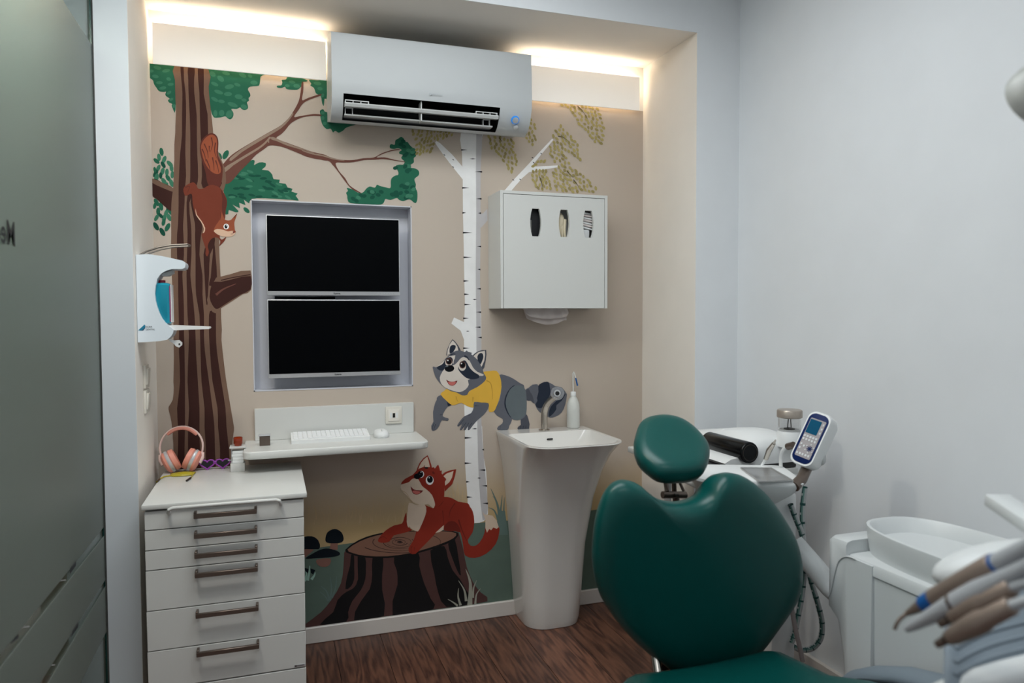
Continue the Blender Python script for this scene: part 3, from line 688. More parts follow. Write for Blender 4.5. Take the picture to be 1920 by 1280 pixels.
# head
p.poly([(76, 388), (110, 392), (145, 378), (240, 282), (330, 200), (420, 180), (480, 200), (505, 178), (520, 195), (575, 212), (560, 225), (585, 245), (640, 300), (700, 400), (722, 470), (752, 520), (730, 572), (640, 642), (540, 692), (512, 740), (450, 748), (380, 712), (300, 692), (222, 640), (182, 608), (112, 515)], RCG, 2)
p.sharp([(130, 388), (180, 345), (232, 298), (285, 255), (362, 240), (352, 300), (340, 345), (240, 350), (150, 402)], CRM)
p.poly([(165, 525), (195, 455), (230, 410), (330, 370), (372, 345), (420, 290), (470, 262), (540, 308), (582, 390), (640, 450), (718, 482), (705, 502), (640, 500), (560, 540), (520, 555), (532, 612), (492, 672), (420, 706), (340, 692), (240, 652), (185, 602)], CRM, 2)
p.poly([(398, 395), (428, 330), (480, 305), (512, 340), (545, 400), (600, 455), (658, 490), (655, 530), (580, 545), (508, 530), (450, 485), (408, 435)], RCD)
p.poly([(128, 392), (200, 352), (240, 290), (300, 262), (332, 300), (322, 370), (240, 382), (212, 432), (160, 430)], RCD)
p.poly([(345, 300), (390, 250), (420, 285), (372, 345), (345, 360)], RCG, 2)
p.stroke([(300, 238), (335, 225), (365, 228)], 16, RCD, 8); p.stroke([(475, 250), (510, 265), (535, 305)], 22, RCD, 10)
p.el(450, 378, 48, 60, CRM); p.el(452, 362, 40, 46, BRN); p.el(455, 362, 29, 34, BLK); p.el(440, 345, 9, 9, WHT)
p.el(280, 330, 47, 50, CRM); p.el(282, 318, 40, 42, BRN); p.el(282, 322, 29, 30, BLK); p.el(268, 306, 9, 9, WHT)
p.el(288, 408, 61, 43, BLK, -5); p.el(255, 382, 20, 7, RCT, -10)
p.poly([(246, 548), (275, 566), (310, 574), (350, 572), (388, 560), (368, 602), (330, 626), (286, 616), (262, 582)], MTH, 2)
p.poly([(268, 580), (310, 577), (368, 576), (355, 605), (328, 622), (290, 612)], PNK, 2)
p.build('painted_raccoon', 'grey raccoon in a yellow shirt')

# stump, mushrooms, grass tufts
p = Paint(560, 960, 4.8, 90)
p.poly([(425, 335), (540, 262), (700, 200), (900, 170), (1300, 165), (1425, 185), (1442, 190), (1480, 330), (1515, 500), (1575, 640), (1640, 722), (1700, 802), (1320, 860), (850, 925), (500, 980), (52, 1040), (62, 1005), (200, 900), (300, 780), (380, 640), (402, 500), (408, 400)], STB, 2)
for q in ([(472, 385), (498, 390), (500, 500), (500, 600), (470, 668), (420, 690), (440, 560), (462, 480)],
          [(530, 400), (600, 412), (605, 500), (600, 600), (560, 700), (482, 800), (445, 900), (428, 985), (190, 1012), (310, 900), (350, 790), (430, 715), (490, 685), (535, 600)],
          [(665, 410), (760, 405), (752, 560), (752, 700), (768, 932), (498, 972), (560, 800), (640, 690), (662, 560)],
          [(860, 400), (1075, 360), (1085, 480), (1130, 640), (1190, 780), (1212, 872), (845, 928), (890, 650), (882, 520)],
          [(1185, 345), (1310, 305), (1340, 400), (1385, 520), (1450, 600), (1500, 690), (1560, 815), (1330, 852), (1255, 720), (1222, 560)],
          [(1345, 285), (1405, 240), (1440, 420), (1460, 570), (1425, 520), (1378, 400)]):
    p.poly(q, STD, 2)
p.poly([(418, 338), (540, 250), (680, 200), (830, 176), (1050, 165), (1300, 165), (1432, 182), (1408, 245), (1300, 298), (1180, 338), (1000, 385), (800, 412), (600, 408), (470, 378)], STD, 2)
p.poly([(440, 335), (550, 262), (690, 212), (830, 186), (1050, 172), (1300, 172), (1418, 188), (1390, 235), (1290, 280), (1170, 322), (1000, 368), (800, 396), (605, 392), (490, 368)], STT, 2)
def ring(cx, cy, rx, ry, a0, a1, w):
    q = [(cx + rx * math.cos(math.radians(a)), cy + ry * math.sin(math.radians(a))) for a in [a0 + (a1 - a0) * i / 14 for i in range(15)]]
    p.stroke(q, w, RNG, w * .4)
for (rx, ry, a0, a1, w) in ((365, 98, 150, 60, 7), (365, 98, -60, 30, 6), (245, 78, 200, 70, 6), (150, 60, 190, 60, 6), (125, 48, -30, 160, 5), (100, 42, 180, 400, 6), (70, 30, 20, 250, 6), (48, 20, 200, 420, 6), (24, 9, 0, 300, 7)):
    ring(912, 268, rx, ry, a0, a1, w)
p.el(912, 266, 18, 7, RNG)
for q, w in (([(1540, 838), (1545, 640), (1503, 512)], 46), ([(1508, 800), (1490, 700), (1438, 615)], 26), ([(1568, 770), (1575, 680), (1602, 612)], 22), ([(1458, 838), (1435, 760), (1440, 682)], 24), ([(1590, 825), (1600, 740), (1637, 686)], 20), ([(1432, 842), (1390, 810), (1342, 782)], 20)):
    p.stroke(q, w, GRS, 3)
for q, w in (([(282, 795), (295, 690), (283, 576)], 20), ([(300, 770), (332, 680), (342, 576)], 18), ([(278, 790), (250, 710), (198, 662)], 20), ([(268, 800), (235, 752), (192, 715)], 16)):
    p.stroke(q, w, GRT, 3)
p.poly([(290, 270), (352, 276), (350, 338), (278, 335)], MSS, 1); p.sharp([(50, 330), (140, 336), (60, 405), (50, 400)], MSS)
p.poly([(165, 425), (285, 415), (280, 470), (240, 492), (190, 485), (162, 460)], MSS, 2)
p.poly([(240, 245), (260, 180), (325, 150), (385, 180), (405, 240), (382, 272), (320, 280), (258, 274)], MSH)
p.sharp([(48, 222), (80, 215), (120, 216), (150, 228), (175, 250), (192, 290), (192, 315), (180, 332), (48, 332)], MSH)
p.poly([(62, 416), (120, 375), (200, 335), (270, 327), (350, 350), (372, 378), (320, 400), (150, 414)], MSH)
for q in ([(52, 620), (70, 560), (60, 520)], [(80, 615), (95, 540), (100, 480)], [(115, 605), (140, 570), (150, 540)]): p.stroke(q, 26, TEA, 5)
p.sharp([(52, 500), (90, 510), (85, 550), (60, 530)], MSH); p.sharp([(105, 505), (150, 520), (130, 560), (110, 545)], MSH)
p.build('painted_stump', 'dark ringed tree stump with black mushrooms and grass')

# fox
p = Paint(700, 840, 5.819)
p.poly([(765, 530), (860, 545), (925, 582), (1030, 600), (1052, 635), (1085, 690), (1102, 800), (1082, 920), (1030, 1000), (1060, 1062), (1130, 1056), (1190, 980), (1218, 900), (1225, 845), (1300, 850), (1370, 855), (1372, 930), (1335, 1045), (1232, 1150), (1105, 1197), (1000, 1168), (980, 1060), (950, 920), (880, 905), (770, 895), (755, 850), (682, 925), (600, 1012), (520, 1092), (460, 1152), (400, 1145), (384, 1092), (440, 1000), (472, 900), (520, 800), (560, 700), (568, 620), (640, 650), (740, 590)], FOX, 2)
p.poly([(360, 702), (372, 850), (425, 892), (300, 932), (222, 952), (180, 1012), (122, 1032), (58, 1022), (58, 985), (130, 900), (230, 840), (312, 822), (338, 755)], FOX, 2)
p.poly([(770, 860), (820, 800), (890, 800), (940, 860), (948, 915), (880, 902), (770, 892)], FXD, 2)
p.stroke([(890, 600), (840, 680), (825, 760)], 12, FXD, 3); p.stroke([(755, 680), (765, 780), (762, 850)], 8, FXD, 3); p.stroke([(700, 640), (740, 610), (765, 575)], 12, FXD, 4)
p.stroke([(60, 985), (110, 965), (150, 990)], 8, FXD, 3); p.stroke([(420, 1070), (410, 1110), (425, 1150)], 8, FXD, 3); p.stroke([(450, 1080), (450, 1120)], 7, FXD, 3)
p.stroke([(930, 780), (970, 900), (1020, 1010)], 16, FXD, 6)
p.sharp([(1188, 688), (1215, 722), (1300, 735), (1345, 788), (1368, 862), (1345, 878), (1308, 865), (1285, 895), (1265, 880), (1240, 922), (1222, 868), (1222, 780)], FXC)
p.poly([(390, 595), (470, 620), (560, 612), (578, 690), (545, 790), (518, 850), (485, 908), (420, 882), (392, 850), (382, 866), (364, 800), (374, 690)], FXC, 2)
p.sharp([(678, 922), (770, 838), (766, 888), (720, 915)], FXC)
# ears
p.sharp([(468, 255), (482, 212), (505, 160), (545, 110), (592, 76), (612, 120), (632, 180), (642, 222)], FOX)
p.sharp([(484, 245), (498, 205), (520, 160), (552, 120), (588, 92), (604, 140), (618, 205), (560, 208), (560, 178), (545, 210)], FXC)
p.sharp([(748, 290), (780, 262), (840, 240), (905, 228), (892, 300), (862, 390), (780, 472), (768, 340)], FOX)
p.sharp([(765, 305), (800, 275), (875, 248), (858, 320), (830, 370), (784, 408), (780, 360), (795, 335)], FXC)
p.poly([(300, 394), (345, 335), (430, 290), (475, 240), (545, 205), (640, 212), (660, 205), (672, 222), (708, 178), (728, 245), (748, 240), (745, 275), (782, 325), (795, 345), (778, 372), (776, 460), (765, 570), (700, 645), (655, 660), (620, 610), (540, 440), (480, 380), (400, 370)], FOX, 2)
p.poly([(300, 402), (385, 372), (412, 345), (445, 328), (492, 340), (530, 410), (580, 450), (640, 510), (672, 600), (668, 632), (650, 655), (600, 612), (500, 618), (430, 592), (370, 520), (308, 462)], FXC, 2)
p.stroke([(310, 462), (360, 490), (420, 575), (500, 616)], 6, STW, 4)
p.el(615, 350, 43, 50, WHT); p.el(618, 340, 32, 38, BLK); p.el(610, 322, 6, 7, WHT)
p.el(522, 285, 32, 38, WHT, 15); p.el(512, 285, 32, 36, BLK, 15); p.el(502, 292, 6, 8, WHT); p.el(520, 262, 5, 5, WHT)
p.el(478, 307, 36, 31, BLK); p.el(655, 268, 18, 12, FXD, 40); p.el(578, 214, 22, 9, STD, 5)
p.poly([(406, 416), (430, 440), (470, 458), (545, 462), (495, 502), (455, 504), (425, 482)], MTH, 2)
p.poly([(425, 470), (450, 462), (480, 468), (515, 475), (490, 500), (455, 500)], PNK, 2)
p.build('painted_fox', 'red fox with cream chest leaning on the stump')

# ------------------------------------------------------------------ cove lights above the mural
DIFF = mat('cove_diffuser', (240, 236, 228), 0.6, vary=0, emit=(255, 250, 244), estr=0.24)
LED = mat('led_strip', (255, 230, 190), 0.5, vary=0, emit=(255, 236, 212), estr=24)
LED2 = mat('added_glow_strip', (255, 226, 186), 0.5, vary=0, emit=(255, 222, 178), estr=5)  # second strip, added to throw a warm glow on the mural top
for (x0, x1, lab) in ((-.386, .222, 'long cove light panel above the oak mural, left of the air conditioner'), (1.03, 1.585, 'cove light panel above the birch leaves, right of the air conditioner')):
    t = thing('cove_light', lab, 'light', ((x0 + x1) / 2, -.02, 2.2285), 'cove lights')
    MB().box2((x0, -.034, 2.2185), (x1, -.029, 2.366), .001, seg=1).build('diffuser', DIFF, t)
    for xb in (x0 + .06, (x0 + x1) / 2, x1 - .06): MB().box2((xb - .004, -.029, 2.29), (xb + .004, -.001, 2.30)).build('bracket', PLAST, t)
    MB().box2((x0 + .004, -.016, 2.262), (x1 - .004, -.008, 2.268)).build('led_strip', LED2, t)  # added strip, there only for the glow below the panel
    MB().box2((x0 + .004, -.016, 2.350), (x1 - .004, -.008, 2.359)).build('led_strip', LED, t)

# ------------------------------------------------------------------ air conditioner
ax0, ax1 = .2265, .999
t = thing('air_conditioner', 'long white split air conditioner mounted high over the mural, louvre open', 'air conditioner', ((ax0 + ax1) / 2, 0, 2.03))
back = [(-.002, 2.035), (-.12, 2.030), (-.175, 2.042), (-.20, 2.06), (-.222, 2.10), (-.232, 2.15), (-.222, 2.338), (-.05, 2.385), (-.002, 2.385)]
def acprof(x, y, z): return Vector((x, y, z))
# shell, with an opening for the outlet
mb = MB()
outl = [(-.150, 2.034), (-.185, 2.048), (-.212, 2.078), (-.226, 2.118)]
full = [(-.002, 2.066), (-.08, 2.050), (-.138, 2.033), (-.160, 2.038), (-.185, 2.050), (-.212, 2.080), (-.227, 2.118), (-.232, 2.16), (-.224, 2.336), (-.06, 2.385), (-.002, 2.385)]
ox0, ox1 = .268, .868
def strip(pr, x0, x1):
    mb.loops([[Vector((x0, y, z)) for y, z in pr], [Vector((x1, y, z)) for y, z in pr]], False, False, closed=False)
strip(full, ax0, ox0); strip(full, ox1, ax1)
strip(full[:4], ox0, ox1); strip(full[6:], ox0, ox1)
for xx in (ax0, ax1): mb.raw([Vector((xx, y, z)) for y, z in full], [tuple(range(len(full)))])
mb.build('housing', ACW, t, angle=30)
mb = MB()
cav = [full[3], (-.10, 2.055), (-.07, 2.09), (-.09, 2.13), (-.17, 2.14), full[6]]
mb.loops([[Vector((ox0, y, z)) for y, z in cav], [Vector((ox1, y, z)) for y, z in cav]], False, False, closed=False)
for xx in (ox0, ox1): mb.raw([Vector((xx, y, z)) for y, z in cav + [full[5], full[4]]], [tuple(range(len(cav) + 2))])
o_ = mb.build('air_outlet', mat('outlet_black', (10, 11, 13), 0.5, vary=0), t)
mb = MB()
lv = [(-.228, 2.083), (-.222, 2.089), (-.19, 2.084), (-.192, 2.078), (-.222, 2.074)]
mb.loops([[Vector((ox0 + .004, y, z)) for y, z in lv], [Vector((ox1 - .006, y, z)) for y, z in lv]])
mb.build('louvre', PLASTG, t)
mb = MB()
lv2 = [(-.190, 2.050), (-.186, 2.056), (-.14, 2.058), (-.14, 2.05)]
mb.loops([[Vector((ox0 + .006, y, z)) for y, z in lv2], [Vector((ox1 - .02, y, z)) for y, z in lv2]])
mb.build('lower_louvre', PLASTG, t)
LB = [((xx, -.215, 2.045), (xx + .004, -.17, 2.118)) for xx in ((ox0 + ox1) / 2 - .012,)]
for a_, b_ in LB: MB().box2(a_, b_).build('louvre_bracket', PLASTG, t)
def comb(xs, x0_, x1_, y0_, y1_, z0_, z1_, zb):
    mb = MB(); mb.box2((x0_, y0_ - .001, z1_ - .001), (x1_, y0_ + .003, z1_ + .002))
    for x_ in xs: mb.box2((x_, y0_, z0_), (x_ + .003, y1_, z1_))
    o = mb.build('louvre_comb', PLASTG, t)
comb([ox0 + .006 + k * .028 for k in range(4)], ox0 + .006, ox0 + .093, -.218, -.195, 2.089, 2.097, 0)
comb([ox1 - .012 - k * .028 for k in range(4)], ox1 - .097, ox1 - .009, -.218, -.195, 2.089, 2.097, 0)
comb([ox0 + .008, ox0 + .034], ox0 + .008, ox0 + .038, -.19, -.175, 2.052, 2.076, 0)
comb([ox1 - .034, ox1 - .060], ox1 - .060, ox1 - .030, -.19, -.175, 2.052, 2.076, 0)
c = wy(966, 225, -.214); nrm = Vector((0, -.80, -.60)).normalized()
MB().lathe([(.0165, -.003), (.0165, .003), (.0145, .004)], c, nrm, 28).build('indicator_ring', mat('blue_ring', (40, 120, 190), 0.3, vary=0, emit=(40, 130, 220), estr=.5), t)
MB().lathe([(.0128, .002), (.0128, .0055), (.011, .0062)], c, nrm, 24).build('indicator_button', SILVER, t)
MB().lathe([(.010, -.003), (.010, .002), (.006, .004)], wy(967, 239, -.194), Vector((0, -.7, -.7)), 20).build('sensor_eye', PLASTG, t)
text_mesh(MB().raw([wy(805.5, 173.2, -.2345), wy(805.5, 179.2, -.2345), wy(811.5, 176.6, -.2345)], [(0, 1, 2)]), 'DAIKIN', .012, wy(820, 177.5, -.2335), EX, Vector((0, .03, 1)), depth=.0012).build('lettering', INKL, t)

# ------------------------------------------------------------------ monitors
def monitor(z0, z1, lab):
    x0, x1 = -.0090, .5025
    t = thing('monitor', lab, 'monitor', ((x0 + x1) / 2, 0, z0), 'monitors in the wall niche')
    ch = .0165
    MB().box2((x0, -.030, z0), (x1, -.002, z1), .003).build('casing', SILVER, t)
    MB().box2((x0 + .004, -.0312, z0 + ch), (x1 - .004, -.0295, z1 - .0035), .0006, seg=1).build('screen', SCREEN, t)
    MB().box2((x0 + .10, -.004, z0 + .05), (x1 - .10, .030, z1 - .05), .01).build('back_shell', BLACK, t)
    MB().box2((x0 + .19, .028, z0 + .10), (x1 - .19, D, z1 - .10), .003).build('wall_bracket', DKMETAL, t)
    cx = (x0 + x1) / 2 + .006
    text_mesh(MB(), 'iiyama', .0105, (cx, -.0303, z0 + ch * .52), EX, EZ, bold=.0002).build('lettering', INK, t)
    mb = MB()
    for k in range(6):
        xx = x1 - .082 + k * .0105
        mb.box2((xx, -.0306, z0 + .0075), (xx + .005, -.030, z0 + .0105))
    mb.build('button_marks', INKL, t)
    return t
monitor(1.386, 1.6935, 'upper black monitor with silver chin in the wall niche')
monitor(1.0665, 1.370, 'lower black monitor with silver chin in the wall niche')
MB().tube([(.02, .035, 1.379), (.16, .030, 1.376), (.25, .032, 1.378)], .0055, 8).build('cable', BLACK, None)
tag(bpy.data.objects['cable'], 'black cable in the gap between the two monitors', 'cable')

# ------------------------------------------------------------------ wall shelf with its backboard
ZSH = .826
t = thing('wall_shelf', 'white wall shelf with rounded front corners under the monitors', 'shelf', (.24, 0, .80))
mb = MB()
lo_ = rrect(-.098, .572, -.252, 0, [.03, .03, .004, .004], .7995)
mb.loops([[Vector((p.x, p.y, .803)) if 0 else Vector(((p.x - .24) * .99 + .24, (p.y + .1) * .98 - .1 if p.y < -.01 else p.y, .7985)) for p in lo_],
          [Vector((p.x, p.y, .803)) for p in lo_], [Vector((p.x, p.y, .822)) for p in lo_],
          [Vector(((p.x - .24) * .99 + .24, (p.y + .1) * .98 - .1 if p.y < -.01 else p.y, ZSH)) for p in lo_]])
mb.build('shelf_board', LACQ, t)
MB().box2((-.061, -.018, ZSH), (.556, 0, .9495), .0015, seg=1).build('backboard', LACQ, t)
t2 = thing('wall_socket', 'white data socket on the right end of the white backboard', 'socket', (.48, -.018, .85))
sc_ = wy(738, 777, -.019); sx, sz = sc_.x, sc_.z
IVORY = mat('ivory_plastic', (222, 218, 208), 0.35, vary=0)
MB().box2((sx - .033, -.025, sz - .036), (sx + .033, -.018, sz + .033), .002).build('frame', IVORY, t2)
MB().box2((sx - .023, -.0275, sz - .026), (sx + .023, -.0245, sz + .022), .0012).build('insert', mat('ivory_light', (228, 224, 216), .35, vary=0), t2)
MB().box2((sx - .005, -.0282, sz - .011), (sx + .005, -.0268, sz + .007), .0004, seg=1).build('port', DARKGAP, t2)
MB().box2((sx - .016, -.0279, sz - .013), (sx - .007, -.0268, sz + .009), .0004, seg=1).build('label_field', PLAST, t2)
MB().box2((sx + .007, -.0279, sz - .013), (sx + .016, -.0268, sz + .009), .0004, seg=1).build('label_field', PLAST, t2)
t2['_o'] = t2['_o']

# keyboard: sloping, keys as parts
kb = thing('keyboard', 'white computer keyboard on the wall shelf', 'keyboard', (.215, -.08, ZSH))
ky0, ky1, kx0, kx1 = -.135, -.032, .070, .362
mb = MB()
mb.loops([[Vector((x_, ky0, ZSH)), Vector((x_, ky0, ZSH + .013)), Vector((x_, ky0 + .004, ZSH + .016)), Vector((x_, ky1, ZSH + .028)), Vector((x_, ky1, ZSH + .0))] for x_ in (kx0, kx1)])
mb.build('case', PLAST, kb)
sl = (.028 - .016) / (ky1 - ky0 - .004)
KEYM = mat('key_white', (234, 236, 238), .45, vary=0)
keyb = MB(); kw = .0158; kd = .0148
rk = Matrix.Rotation(math.atan(sl), 3, 'X')
keyb.box((0, 0, 0), (kw, kd, .004), .001, rk, seg=1)
kme = None
for r_ in range(6):
    for c_ in range(16):
        if r_ == 0 and 3 < c_ < 9: continue
        kxx = kx0 + .016 + c_ * .0174; kyy = ky0 + .013 + r_ * .0158
        pos = Vector((kxx, kyy, ZSH + .016 + sl * (kyy - ky0 - .004) + .0012))
        if kme is None:
            ko = keyb.build('key', KEYM, kb, origin=None); kme = ko.data
            off = Vector(kb['_o'])
            for v in kme.vertices: v.co += off
            ko.location = pos - off
        else:
            ko = ko.copy(); COL.objects.link(ko); ko.parent = kb; ko.location = pos - off
MB().box((kx0 + .016 + 6 * .0174, ky0 + .013, ZSH + .016 + sl * .009 + .0012), (.085, kd, .004), .001, rk, seg=1).build('space_bar', KEYM, kb)

ms = thing('computer_mouse', 'white computer mouse right of the keyboard', 'mouse', (.412, -.085, ZSH))
mb = MB(); L = []
for zf, s in ((0, .92), (.006, 1), (.016, .97), (.024, .80), (.029, .5), (.031, .15)):
    L.append([Vector((.412 + .031 * s * math.copysign(abs(math.cos(a)) ** .8, math.cos(a)), -.080 + .045 * s * math.copysign(abs(math.sin(a)) ** .8, math.sin(a)), ZSH + zf)) for a in [2 * math.pi * i / 24 for i in range(24)]])
mb.loops(L); mb.build('body', PLAST, ms)
MB().box((.412, -.105, ZSH + .0285), (.005, .012, .006), .002, Matrix.Rotation(.25, 3, 'X')).build('scroll_wheel', PLASTG, ms)

cu = thing('metal_cube', 'small brown metal cube with pale top on the shelf', 'cube', (-.024, -.115, ZSH))
MB().box2((-.043, -.135, ZSH), (-.0055, -.098, ZSH + .036), .001, seg=1).build('body', BRONZE, cu)
MB().box2((-.046, -.137, ZSH + .036), (-.0045, -.096, ZSH + .039), .0008, seg=1).build('lid', SILVER, cu)

# ------------------------------------------------------------------ drawer cabinet
YF = -.57
dc = thing('drawer_cabinet', 'white six drawer cabinet with brown bar handles in the left corner', 'cabinet', (-.14, -.32, 0))
MB().box2((-.365, -.545, .05), (.094, -.075, .722), .001, seg=1).build('carcass', LACQ, dc)
MB().box2((-.355, -.53, 0), (.084, -.08, .05)).build('plinth', LACQ, dc)
MB().box2((-.3725, -.578, .7285), (.104, -.060, .7445), .003).build('top', LACQ, dc)
MB().box2((-.363, -.5475, .05), (.0925, -.545, .7285)).build('shadow_gap', DARKGAP, dc)
zz = [.7235, .6649, .6036, .5425, .4187, .2952, .1768]
for i in range(6):
    d_ = MB().box2((-.3655, YF, zz[i + 1] + .0014), (.0938, -.5475, zz[i] - .0014), .0012, seg=1).build('drawer', LACQ, dc)
    zh = (.7045, .6435, .5825, .523, .3985, .279)[i]
    mb = MB()
    mb.box2((-.2275, YF - .030, zh - .0085), (-.047, YF - .020, zh + .0055), .0012, seg=1)
    for x_ in (-.2275, -.0545): mb.box2((x_, YF - .026, zh - .0085), (x_ + .0075, YF, zh + .0105), .001, seg=1)
    mb.build('handle', BRONZE, d_)
MB().box2((-.3655, YF, .06), (.0938, -.5475, .1740), .0012, seg=1).build('base_panel', LACQ, dc)
last = [c for c in children(dc) if c.name.startswith('drawer')][-1]
q = wy(549, 1247, YF)
mb = MB().box2((.057, YF - .0012, .1815), (.091, YF, .1885)); mb.build('maker_plate', SILVER, last)
mb = MB(); mb.box2((.0590, YF - .0016, .1828), (.0655, YF - .0012, .1872))
for k in range(9): mb.box2((.0665 + k * .0024, YF - .0016, .1834), (.0681 + k * .0024, YF - .0012, .1866))
mb.build('maker_mark', mat('maker_mark_brown', (62, 52, 48), .6, vary=0), last)
mb = MB()
mb.tube([(-.297, YF + .004, .716), (-.297, YF - .016, .717), (-.2965, YF - .026, .723), (-.294, YF - .031, .731), (-.284, YF - .032, .7355), (-.13, YF - .033, .7365), (.010, YF - .032, .7355), (.020, YF - .031, .731), (.0225, YF - .026, .723), (.023, YF - .016, .717), (.023, YF + .004, .716)], .0055, 10)
mb.build('rail', LACQ, dc)

# ------------------------------------------------------------------ things on the cabinet
ZK = .7445
hp = thing('headphones', 'pink over-ear headphones leaning in the left corner', 'headphones', (-.31, -.12, ZK))
hx, hy = -.3105, -.115
def hpt(u, v, w=0):   # u across, v up, w towards the viewer; leans back a little
    return Vector((hx + u, hy + v * .16 - w, ZK + v - 0.0))
arc = [hpt(.070 * math.cos(math.radians(a)) * 1.02, .088 + .073 * math.sin(math.radians(a))) for a in range(-18, 199, 9)]
mb = MB(); mb.tube(arc, .0085, 10, flat=.45); mb.build('headband', PINKL, hp)
pad = [hpt(.066 * math.cos(math.radians(a)), .086 + .071 * math.sin(math.radians(a))) for a in range(38, 143, 7)]
mb = MB(); mb.tube(pad, [.009] + [.0125] * (len(pad) - 2) + [.009], 10, flat=.6); mb.build('headband_pad', PINK, hp)
for s in (-1, 1):
    axis = Vector((s * math.cos(.42), -.16, -math.sin(.42) * 1)).normalized() if False else Vector((s * .90, -.10, -.42)).normalized()
    c = hpt(s * .0325, .043, .004)
    rot = axis.to_track_quat('Z', 'Y').to_matrix()
    def cupring(h, rx, ry): return [c + rot @ Vector((rx * math.cos(a), ry * math.sin(a), h)) for a in [2 * math.pi * i / 24 for i in range(24)]]
    MB().loops([cupring(-.020, .026, .030), cupring(-.018, .033, .038), cupring(-.004, .034, .040), cupring(.000, .031, .036)]).build('ear_cushion', PINK, hp)
    MB().loops([cupring(.000, .031, .037), cupring(.003, .034, .041), cupring(.010, .034, .041), cupring(.013, .032, .038)]).build('ear_ring', SILVER, hp)
    MB().loops([cupring(.010, .033, .040), cupring(.020, .031, .038), cupring(.027, .022, .028), cupring(.029, .01, .012)]).build('ear_shell', PINK, hp)
    a0 = arc[0] if s == 1 else arc[-1]
    mb = MB(); mb.tube([a0, (a0 + c + axis * .024) / 2 + Vector((s * .006, 0, 0)), c + axis * .026], [.0085, .010, .012], 10); mb.build('yoke', PINKL, hp)

def heart(cx, cz, s, fl, n=28):
    out = []
    for i in range(n):
        a = 2 * math.pi * i / n
        x_ = 16 * math.sin(a) ** 3; z_ = 13 * math.cos(a) - 5 * math.cos(2 * a) - 2 * math.cos(3 * a) - math.cos(4 * a)
        out.append((cx + fl * x_ * s / 16, cz + z_ * s / 20))
    return out
sg = thing('sunglasses', 'purple heart shaped sunglasses with dark lenses', 'glasses', (-.192, -.09, ZK))
for s in (-1, 1):
    cx = -.199 + s * .0265; y_ = -.105
    h = heart(cx, ZK + .021, .025, 1)
    MB().tube([Vector((a, y_, b_)) for a, b_ in h + h[:1]], .0026, 8).build('rim', PURPLE, sg)
    MB().prism([Vector((a, y_, b_)) for a, b_ in h], (0, .0015, 0)).build('lens', DKLENS, sg)
    MB().tube([(cx + s * .024, y_, ZK + .030), (cx + s * .026, y_ + .012, ZK + .029), (cx + s * .020, -.068, ZK + .018), (cx - s * .012, -.064, ZK + .008)], [.003, .003, .0026, .003], 8, flat=.5).build('temple', PURPLE, sg)
    MB().box2((cx + s * .024 - .006, y_ - .004, ZK + .028), (cx + s * .024 + .006, y_ - .002, ZK + .033), .001).build('hinge_plate', SILVER, sg)
MB().tube([(-.2045, -.105, ZK + .026), (-.199, -.106, ZK + .028), (-.1935, -.105, ZK + .026)], .0026, 8).build('bridge', PURPLE, sg)

yt = thing('yellow_shield', 'translucent yellow eye shield lying before the headphones', 'shield', (-.30, -.24, ZK))
c0 = wz(343, 890, ZK); mb = MB(); L = []
for k, (yo, zo) in enumerate(((-.030, .001), (-.018, .007), (0, .010), (.016, .006), (.024, .0015))):
    L.append([Vector((c0.x + (i - 8) / 8 * .042 * (1 - abs(k - 2) * .10), c0.y + yo + .008 * ((i - 8) / 8) ** 2, ZK + zo * (1 - .65 * ((i - 8) / 8) ** 2) + .0005)) for i in range(17)])
mb.loops(L, False, False, closed=False); s_ = mb.build('shield', YELLOWP, yt)
sm = s_.modifiers.new('thickness', 'SOLIDIFY'); sm.thickness = .0015; sm.offset = 1
pL = [wz(a, b_, ZK + .003) for a, b_ in ((322, 891), (308, 893), (299, 898), (294, 903))]
MB().tube(pL, [.0022, .0024, .0026, .003], 8).build('temple', YELLOWP, yt)
MB().tube([pL[-2], pL[-1]], .0034, 8).build('temple_tip', DKMETAL, yt)
pR = [wz(a, b_, ZK + .003) for a, b_ in ((357, 886), (362, 890), (357, 896), (350, 901))]
MB().tube(pR[:3], .0022, 8).build('temple', YELLOWP, yt)
MB().tube([pR[2], pR[3]], .0038, 8).build('temple_tip', DKMETAL, yt)

st = thing('marble_stand', 'small white marble block stand beside the shelf', 'stand', (-.118, -.15, ZK))
MB().box2((-.1425, -.178, ZK), (-.094, -.128, ZK + .030), .0015).build('base_block', MARBLE, st)
for k in range(4):
    dx = (0, .001, -.001, .0005)[k]
    MB().box2((-.1365 + dx, -.174, ZK + .0305 + k * .0112), (-.0985 + dx, -.134, ZK + .0412 + k * .0112), .001).build('slab', PLAST, st)
MB().box2((-.1395, -.170, ZK + .030), (-.1375, -.136, ZK + .085)).build('side_plate', SILVER, st)
MB().box2((-.145, -.180, ZK + .085), (-.0895, -.124, ZK + .0905), .0012).build('top_plate', MARBLE, st)
jr = thing('amber_jar', 'small amber glass jar on the marble stand', 'jar', (-.1165, -.152, ZK + .0905))
jc = (-.1165, -.152, ZK + .0905)
MB().lathe([(.012, 0), (.0125, .004), (.0155, .008), (.016, .030), (.0145, .031), (.0135, .010), (.0001, .009)], jc, n=24, cap=True).build('glass', AMBER, jr)
MB().lathe([(.0001, .0095), (.0132, .0105), (.0138, .020), (.0001, .020)], jc, n=20).build('content', mat('amber_wax', (168, 52, 18), .5), jr)

